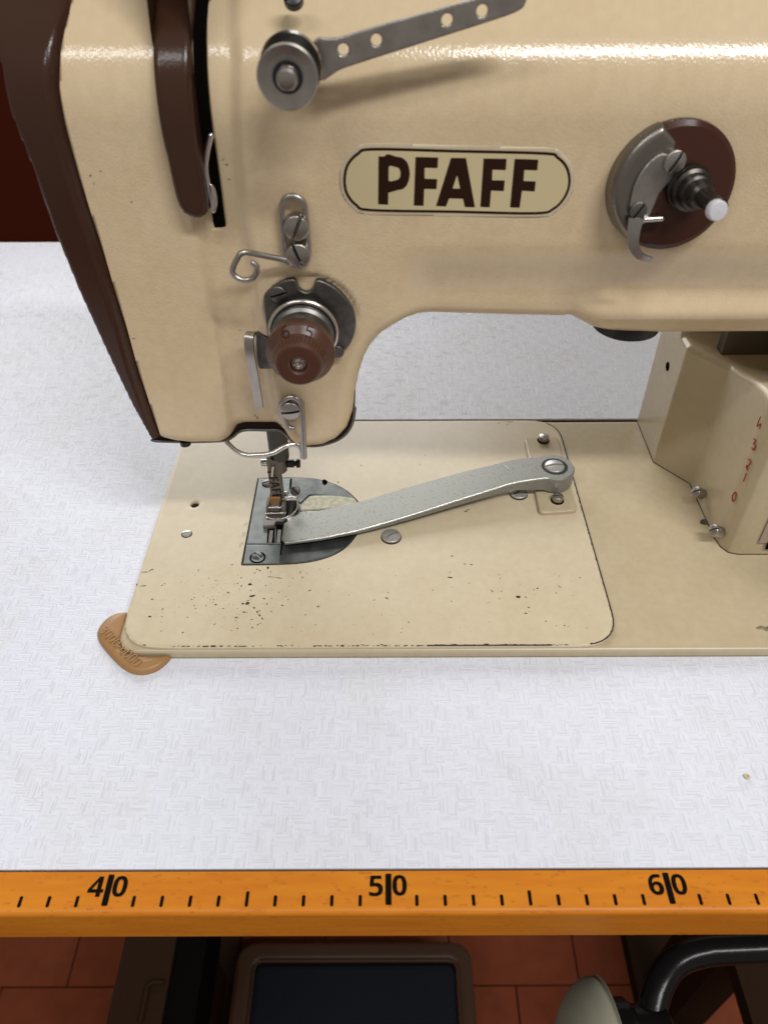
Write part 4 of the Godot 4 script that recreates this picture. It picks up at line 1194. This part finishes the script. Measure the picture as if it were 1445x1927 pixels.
func plate_point(u: float, v: float) -> Vector2:   # survey grid of the plate (perspective grid units) to metres
	var a := (u - 722.5) / 1450.0
	var b := (963.5 - v) / 1450.0
	var t := 0.2785 / (0.67430 - 0.73847 * b)
	return Vector2(a * t, t * (0.73847 + 0.67430 * b))


func build_gauge(m: Node3D) -> void:
	# swing-away gauge arm: stations of back edge, front edge, top height and thickness
	var back := PackedVector3Array([Vector3(-0.04392, 0.0102, -0.30013), Vector3(-0.03448, 0.0106, -0.30215), Vector3(-0.02333, 0.011, -0.30543), Vector3(-0.01206, 0.0115, -0.30865), Vector3(0.01085, 0.013, -0.31726), Vector3(0.04019, 0.0155, -0.32673), Vector3(0.06097, 0.0176, -0.3319), Vector3(0.07173, 0.0188, -0.33456), Vector3(0.0863, 0.0194, -0.33609), Vector3(0.09462, 0.0194, -0.33652)])
	var front := PackedVector3Array([Vector3(-0.05028, 0.0102, -0.27784), Vector3(-0.03317, 0.0106, -0.28043), Vector3(-0.02245, 0.011, -0.28307), Vector3(-0.01163, 0.0115, -0.28603), Vector3(0.01034, 0.013, -0.29353), Vector3(0.03853, 0.0155, -0.30387), Vector3(0.05869, 0.0176, -0.31077), Vector3(0.06915, 0.0188, -0.3141), Vector3(0.08339, 0.0194, -0.31684), Vector3(0.0915, 0.0194, -0.31769)])
	back[0] = back[0]
	var th := [0.0012, 0.0014, 0.0016, 0.002, 0.0028, 0.0038, 0.0045, 0.0052, 0.008, 0.009]
	var bk := spline3(back, 3)
	var fr := spline3(front, 3)
	var ms := Mesher.new()
	var n := bk.size()
	var rows := []
	for i in n:
		var t: float = lerpf(th[i / 3], th[mini(i / 3 + 1, 9)], (i % 3) / 3.0)
		var a := bk[i]
		var b := fr[i]
		var w := (b - a).normalized()
		var dn := Vector3(0, -t, 0)
		var e := minf(0.0005, t * 0.4)
		rows.append([a - Vector3(0, e, 0), a + w * e, b - w * e, b - Vector3(0, e, 0), b + dn, a + dn])
	var nrm := [Vector3(0, 0.7, -0.7), Y, Vector3(0, 0.7, 0.7), ZZ, -Y, -ZZ]
	for i in n - 1:
		for k in 6:
			var k2 := (k + 1) % 6
			ms.quad(rows[i][k], rows[i + 1][k], rows[i + 1][k2], rows[i][k2], nrm[k])
	for k in range(1, 5):
		var i := ms.add(rows[0][0], -X)
		ms.add(rows[0][k], -X)
		ms.add(rows[0][k + 1], -X)
		ms.tri(i, i + 1, i + 2)
	var arm := part("gauge_arm", ms.done(), "bar_steel", m)
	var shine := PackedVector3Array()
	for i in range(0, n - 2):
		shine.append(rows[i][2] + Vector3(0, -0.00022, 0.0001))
	part("highlight_edge", tube(shine, 0.00032, 6, null, false), "chrome", arm)  # added chrome tube imitating the bevel highlight along the worn edge
	var hub := Vector3(0.09308, 0.0194, -0.32718)
	part("hub", lathe(PackedVector2Array([Vector2(0.0095, -0.0125), Vector2(0.0095, -0.0095), Vector2(0.0107, -0.0095), Vector2(0.0109, -0.009), Vector2(0.0109, -0.0007), Vector2(0.0103, 0.00005), Vector2(0.0072, 0.00005), Vector2(0.0070, -0.0012), Vector2(0.001, -0.0012)])), "bar_steel", arm, Transform3D(Basis(X, deg_to_rad(-90)), hub))
	part("hub_ring", lathe(PackedVector2Array([Vector2(0.0071, 0.0), Vector2(0.0069, 0.0002), Vector2(0.0056, 0.0002), Vector2(0.0055, -0.001)])), "black_steel", arm, Transform3D(Basis(X, deg_to_rad(-90)), hub))
	screw(arm, hub + Vector3(0, -0.0009, 0), Y, 0.0054, deg_to_rad(8), "bright_screw", "pivot_screw")
	var tip := plate(corners(PackedVector2Array([Vector2(-0.04405, 0.3014), Vector2(-0.05214, 0.29161), Vector2(-0.05219, 0.28056), Vector2(-0.05005, 0.27786), Vector2(-0.04395, 0.27917), Vector2(-0.03329, 0.28163), Vector2(-0.03453, 0.30219)]), 0.0012, 4), 0.0011, 0.0003, 0.0004)
	part("arm_tip", tip, "bar_steel", arm, flat_at(0.01045))
	var pale_streak := marks([[0, 0, 0.0035, 0.00018, -1.05]], RandomNumberGenerator.new())
	var sp := Vector3(0.06703, 0.019, -0.32735)
	part("pale_streak", pale_streak, "pale_metal", arm, Transform3D(Basis(X, deg_to_rad(-90)), sp + Vector3(0, 0.0002, 0)))  # thin pale streak laid on top of the arm
	# cream bracket under it
	var br := corners(PackedVector2Array([Vector2(0.08338, 0.36772), Vector2(0.10344, 0.36865), Vector2(0.10289, 0.30332), Vector2(0.0825, 0.30133)]), 0.003, 5)
	var bracket := part("bracket", plate(br, 0.0022, 0.0005, 0.0006), "bed_paint", m, flat_at(0.0088))
	for p in [Vector3(0.09424, 0.0088, -0.36465), Vector3(0.09341, 0.0088, -0.31114)]:
		part("washer", lathe(PackedVector2Array([Vector2(0.0036, 0.0001), Vector2(0.0034, 0.0004), Vector2(0.001, 0.0004)]), 24), "dark_gap", bracket, Transform3D(Basis(X, deg_to_rad(-90)), p))
		part("screw_shank", lathe(PackedVector2Array([Vector2(0.0028, 0.0), Vector2(0.0028, 0.0026), Vector2(0.001, 0.0026)]), 20), "steel", bracket, Transform3D(Basis(X, deg_to_rad(-90)), p))
		screw(bracket, p + Vector3(0, 0.0026, 0), Y, 0.0029, deg_to_rad(95 if p.z < -0.35 else 5))


func build_housing(m: Node3D) -> void:
	# cream stitch regulator housing under the arm
	var poly := PackedVector2Array([Vector2(0.1563, 0.3895), Vector2(0.1559, 0.3485), Vector2(0.1712, 0.3290), Vector2(0.1712, 0.2850)])
	poly.append_array(PackedVector2Array([Vector2(0.1722, 0.2790), Vector2(0.1748, 0.2752), Vector2(0.179, 0.2738), Vector2(0.23, 0.2735), Vector2(0.23, 0.3895)]))
	var sd := func(p: Vector2) -> float: return psd(poly, p)
	var hf := func(p: Vector2, d: float) -> float: return lerpf(0.0915, 0.081, smoothstep(0.29, 0.335, p.y)) + 0.03 * smoothstep(0.360, 0.368, p.y) - bevel(d, 0.003)
	var h := part("regulator_housing", field(sd, hf, Vector2(0.154, 0.272), Vector2(0.231, 0.391), 0.0012, 0.004), "bed_paint", m, flat_at(0.0))
	part("shade_panel", box_mesh(Vector3(0.1700, 0.080, -0.347), Vector3(0.226, 0.150, -0.340)), "shade_paint", m)  # added dark box standing in for the shade between housing and arm
	part("housing_hole", lathe(PackedVector2Array([Vector2(0.0026, 0.0), Vector2(0.0001, 0.0001)]), 18), "dark_gap", h, along(-X, Vector3(0.1559, 0.058, -0.3665)))
	part("housing_joint", tube(PackedVector3Array([Vector3(0.1563, 0.0052, -0.3895), Vector3(0.1558, 0.0052, -0.3485), Vector3(0.1711, 0.0052, -0.3290), Vector3(0.1711, 0.0052, -0.2850), Vector3(0.1721, 0.0052, -0.2790), Vector3(0.1747, 0.0052, -0.2751), Vector3(0.179, 0.0052, -0.2737), Vector3(0.23, 0.0052, -0.2734)]), 0.00022, 6, null, false), "felt", h)
	# handwritten red numbers on its left side: strokes (z, y)
	var ink := [
		PackedVector2Array([Vector2(-0.28764, 0.08023), Vector2(-0.28731, 0.07525), Vector2(-0.2853, 0.07809), Vector2(-0.2849, 0.07581)]),
		PackedVector2Array([Vector2(-0.28621, 0.06887), Vector2(-0.28394, 0.06964), Vector2(-0.28469, 0.06718), Vector2(-0.28278, 0.06741), Vector2(-0.28267, 0.06493), Vector2(-0.28464, 0.06474)]),
		PackedVector2Array([Vector2(-0.28412, 0.05836), Vector2(-0.28182, 0.05921), Vector2(-0.28145, 0.05735), Vector2(-0.28323, 0.05492), Vector2(-0.28122, 0.05417)]),
		PackedVector2Array([Vector2(-0.28121, 0.05218), Vector2(-0.28089, 0.05084), Vector2(-0.28076, 0.0477)]),
		PackedVector2Array([Vector2(-0.2838, 0.03825), Vector2(-0.28487, 0.0352), Vector2(-0.28341, 0.03305), Vector2(-0.28197, 0.03411), Vector2(-0.28199, 0.03729), Vector2(-0.2838, 0.03825)])]
	for stroke in ink:
		var pts := PackedVector3Array()
		for p in stroke:
			pts.append(Vector3(0.1712, p.y, p.x))
		part("numeral", tube(pts, 0.00033, 6), "red_ink", h)
	# screws at its foot
	for p in [Vector3(0.16587, 0.01639, -0.309), Vector3(0.16665, 0.01507, -0.281)]:
		part("screw_shank", lathe(PackedVector2Array([Vector2(0.0030, -0.004), Vector2(0.0030, 0.0), Vector2(0.0001, 0.0)]), 20), "steel", h, along(Vector3(-0.9, 0.45, 0.1), p))
		screw(h, p, Vector3(-0.9, 0.45, 0.1), 0.0031, deg_to_rad(60))
	part("threaded_hole", plate(rounded(PackedVector2Array([Vector2(0.16654, 0.29741), Vector2(0.1698, 0.30071), Vector2(0.1717, 0.29863), Vector2(0.17137, 0.29575), Vector2(0.16872, 0.29535)]), 1), 0.0001, 0.0, 0.0003), "dull_steel", h, flat_at(0.00515))
	# window with the lever at the right edge of the picture
	part("scale_insert", box_mesh(Vector3(0.1865, 0.014, -0.2733), Vector3(0.215, 0.044, -0.2728)), "insert_mauve", h)
	part("scale_slot", box_mesh(Vector3(0.1908, 0.010, -0.2727), Vector3(0.215, 0.031, -0.2724)), "dark_gap", h)
	var chip := marks([[0, 0, 0.0022, 0.001, 0.1], [0.002, -0.001, 0.0016, 0.0012, 0.6], [0.0042, -0.0005, 0.0014, 0.0016, 0]], RandomNumberGenerator.new())
	part("paint_chip", chip, "scuff", m, Transform3D(Basis(X, deg_to_rad(-90)), Vector3(0.17355, 0.0052, -0.22668)))
	# dark cap under the arm
	part("oil_cap", lathe(PackedVector2Array([Vector2(0.0001, 0.0), Vector2(0.0125, 0.0), Vector2(0.0138, 0.0008), Vector2(0.0138, 0.012), Vector2(0.001, 0.012)]), 36), "black_steel", m, Transform3D(Basis(X, deg_to_rad(-90)), Vector3(0.1015, 0.1236, -0.292)))


# ---------------------------------------------------------------- below the table

func build_under_table() -> void:
	var t := thing("foot_treadle", "brown metal foot treadle with black ribbed mat on the floor under the table", "treadle", Vector3(-0.035, -0.76, -0.22))
	var outer := corners(PackedVector2Array([Vector2(-0.166, 0.05), Vector2(0.096, 0.05), Vector2(0.096, 0.316), Vector2(-0.166, 0.316)]), 0.025, 6)
	var inner := corners(PackedVector2Array([Vector2(-0.146, 0.075), Vector2(0.079, 0.075), Vector2(0.079, 0.2965), Vector2(-0.146, 0.2965)]), 0.010, 5)
	part("frame", plate(outer, 0.022, 0.004, 0.003, [inner]), "treadle_paint", t, flat_at(-0.66))
	part("rubber_mat", plate(corners(PackedVector2Array([Vector2(-0.1445, 0.0765), Vector2(0.0775, 0.0765), Vector2(0.0775, 0.295), Vector2(-0.1445, 0.295)]), 0.009, 5), 0.006, 0.002, 0.004), "ribbed_rubber", t, flat_at(-0.666))
	part("inner_lip", tube(PackedVector3Array([Vector3(-0.1455, -0.6608, -0.12), Vector3(-0.1455, -0.6608, -0.287), Vector3(-0.143, -0.6608, -0.2955), Vector3(-0.136, -0.6608, -0.2962), Vector3(0.07, -0.6608, -0.2962), Vector3(0.0765, -0.6608, -0.294), Vector3(0.0788, -0.6608, -0.287), Vector3(0.0788, -0.6608, -0.12)]), 0.0016, 8, null, false), "treadle_paint", t)
	for x in [-0.165, 0.094]:
		part("hinge_block", box_mesh(Vector3(x - 0.006, -0.76, -0.215), Vector3(x + 0.006, -0.682, -0.185)), "treadle_paint", t)
	var s := thing("table_stand", "dark brown metal stand leg left of the foot treadle under the table", "stand", Vector3(-0.2, -0.76, -0.25))
	part("side_rail", box_mesh(Vector3(-0.229, -0.470, -0.62), Vector3(-0.184, -0.450, -0.11)), "stand_paint", s)
	part("leg", box_mesh(Vector3(-0.226, -0.735, -0.30), Vector3(-0.187, -0.4705, -0.24)), "stand_paint", s)
	part("foot_rail", box_mesh(Vector3(-0.235, -0.76, -0.62), Vector3(-0.178, -0.7355, 0.02)), "stand_paint", s)
	part("black_strip", box_mesh(Vector3(-0.1835, -0.52, -0.62), Vector3(-0.158, -0.455, -0.11)), "dark_gap", s)  # near-black strip along the side rail
	part("bracket_edge", tube(PackedVector3Array([Vector3(-0.2005, -0.447, -0.185), Vector3(-0.2005, -0.447, -0.2105), Vector3(-0.1965, -0.447, -0.2135), Vector3(-0.1885, -0.447, -0.2135)]), 0.0022, 8, null, false), "stand_paint", s)
	var s2 := thing("table_stand", "dark brown stand rail at the right edge below the knee lever", "stand", Vector3(0.36, -0.76, -0.25))
	part("side_rail", box_mesh(Vector3(0.300, -0.470, -0.62), Vector3(0.345, -0.450, -0.11)), "stand_paint", s2)
	part("leg", box_mesh(Vector3(0.303, -0.735, -0.30), Vector3(0.342, -0.4705, -0.24)), "stand_paint", s2)
	part("foot_rail", box_mesh(Vector3(0.294, -0.76, -0.62), Vector3(0.351, -0.7355, 0.02)), "stand_paint", s2)
	var k := thing("knee_lever", "black bent-rod knee lever with a pale green plastic pad under the table", "knee lever", Vector3(0.15, -0.1, -0.12))
	part("rod", tube(PackedVector3Array([Vector3(0.32, -0.0835, -0.1225), Vector3(0.22, -0.084, -0.1215), Vector3(0.155, -0.085, -0.1200), Vector3(0.138, -0.086, -0.1190), Vector3(0.1265, -0.087, -0.1155), Vector3(0.1185, -0.088, -0.1085), Vector3(0.1130, -0.091, -0.0990), Vector3(0.1095, -0.094, -0.088)]), 0.0061, 18), "black_paint", k)
	var pad := part("pad", lathe(spline(PackedVector2Array([Vector2(0.0001, 0.0195), Vector2(0.018, 0.0182), Vector2(0.030, 0.0150), Vector2(0.038, 0.0100), Vector2(0.0425, 0.0050), Vector2(0.0440, 0.0012), Vector2(0.0432, -0.0015), Vector2(0.041, -0.003), Vector2(0.001, -0.003)]), 8, false), 72), "knee_pad_plastic", k, along(-X, Vector3(0.0925, -0.119, -0.074)))
	part("pad_socket", lathe(PackedVector2Array([Vector2(0.0001, -0.0), Vector2(0.019, 0.0), Vector2(0.019, 0.006), Vector2(0.0165, 0.009), Vector2(0.0165, 0.022), Vector2(0.014, 0.0235), Vector2(0.0001, 0.0235)]), 32), "black_paint", k, along(X, Vector3(0.0952, -0.098, -0.086)))
	screw(k, Vector3(0.1190, -0.098, -0.080), X, 0.004, 0.4, "black_steel")
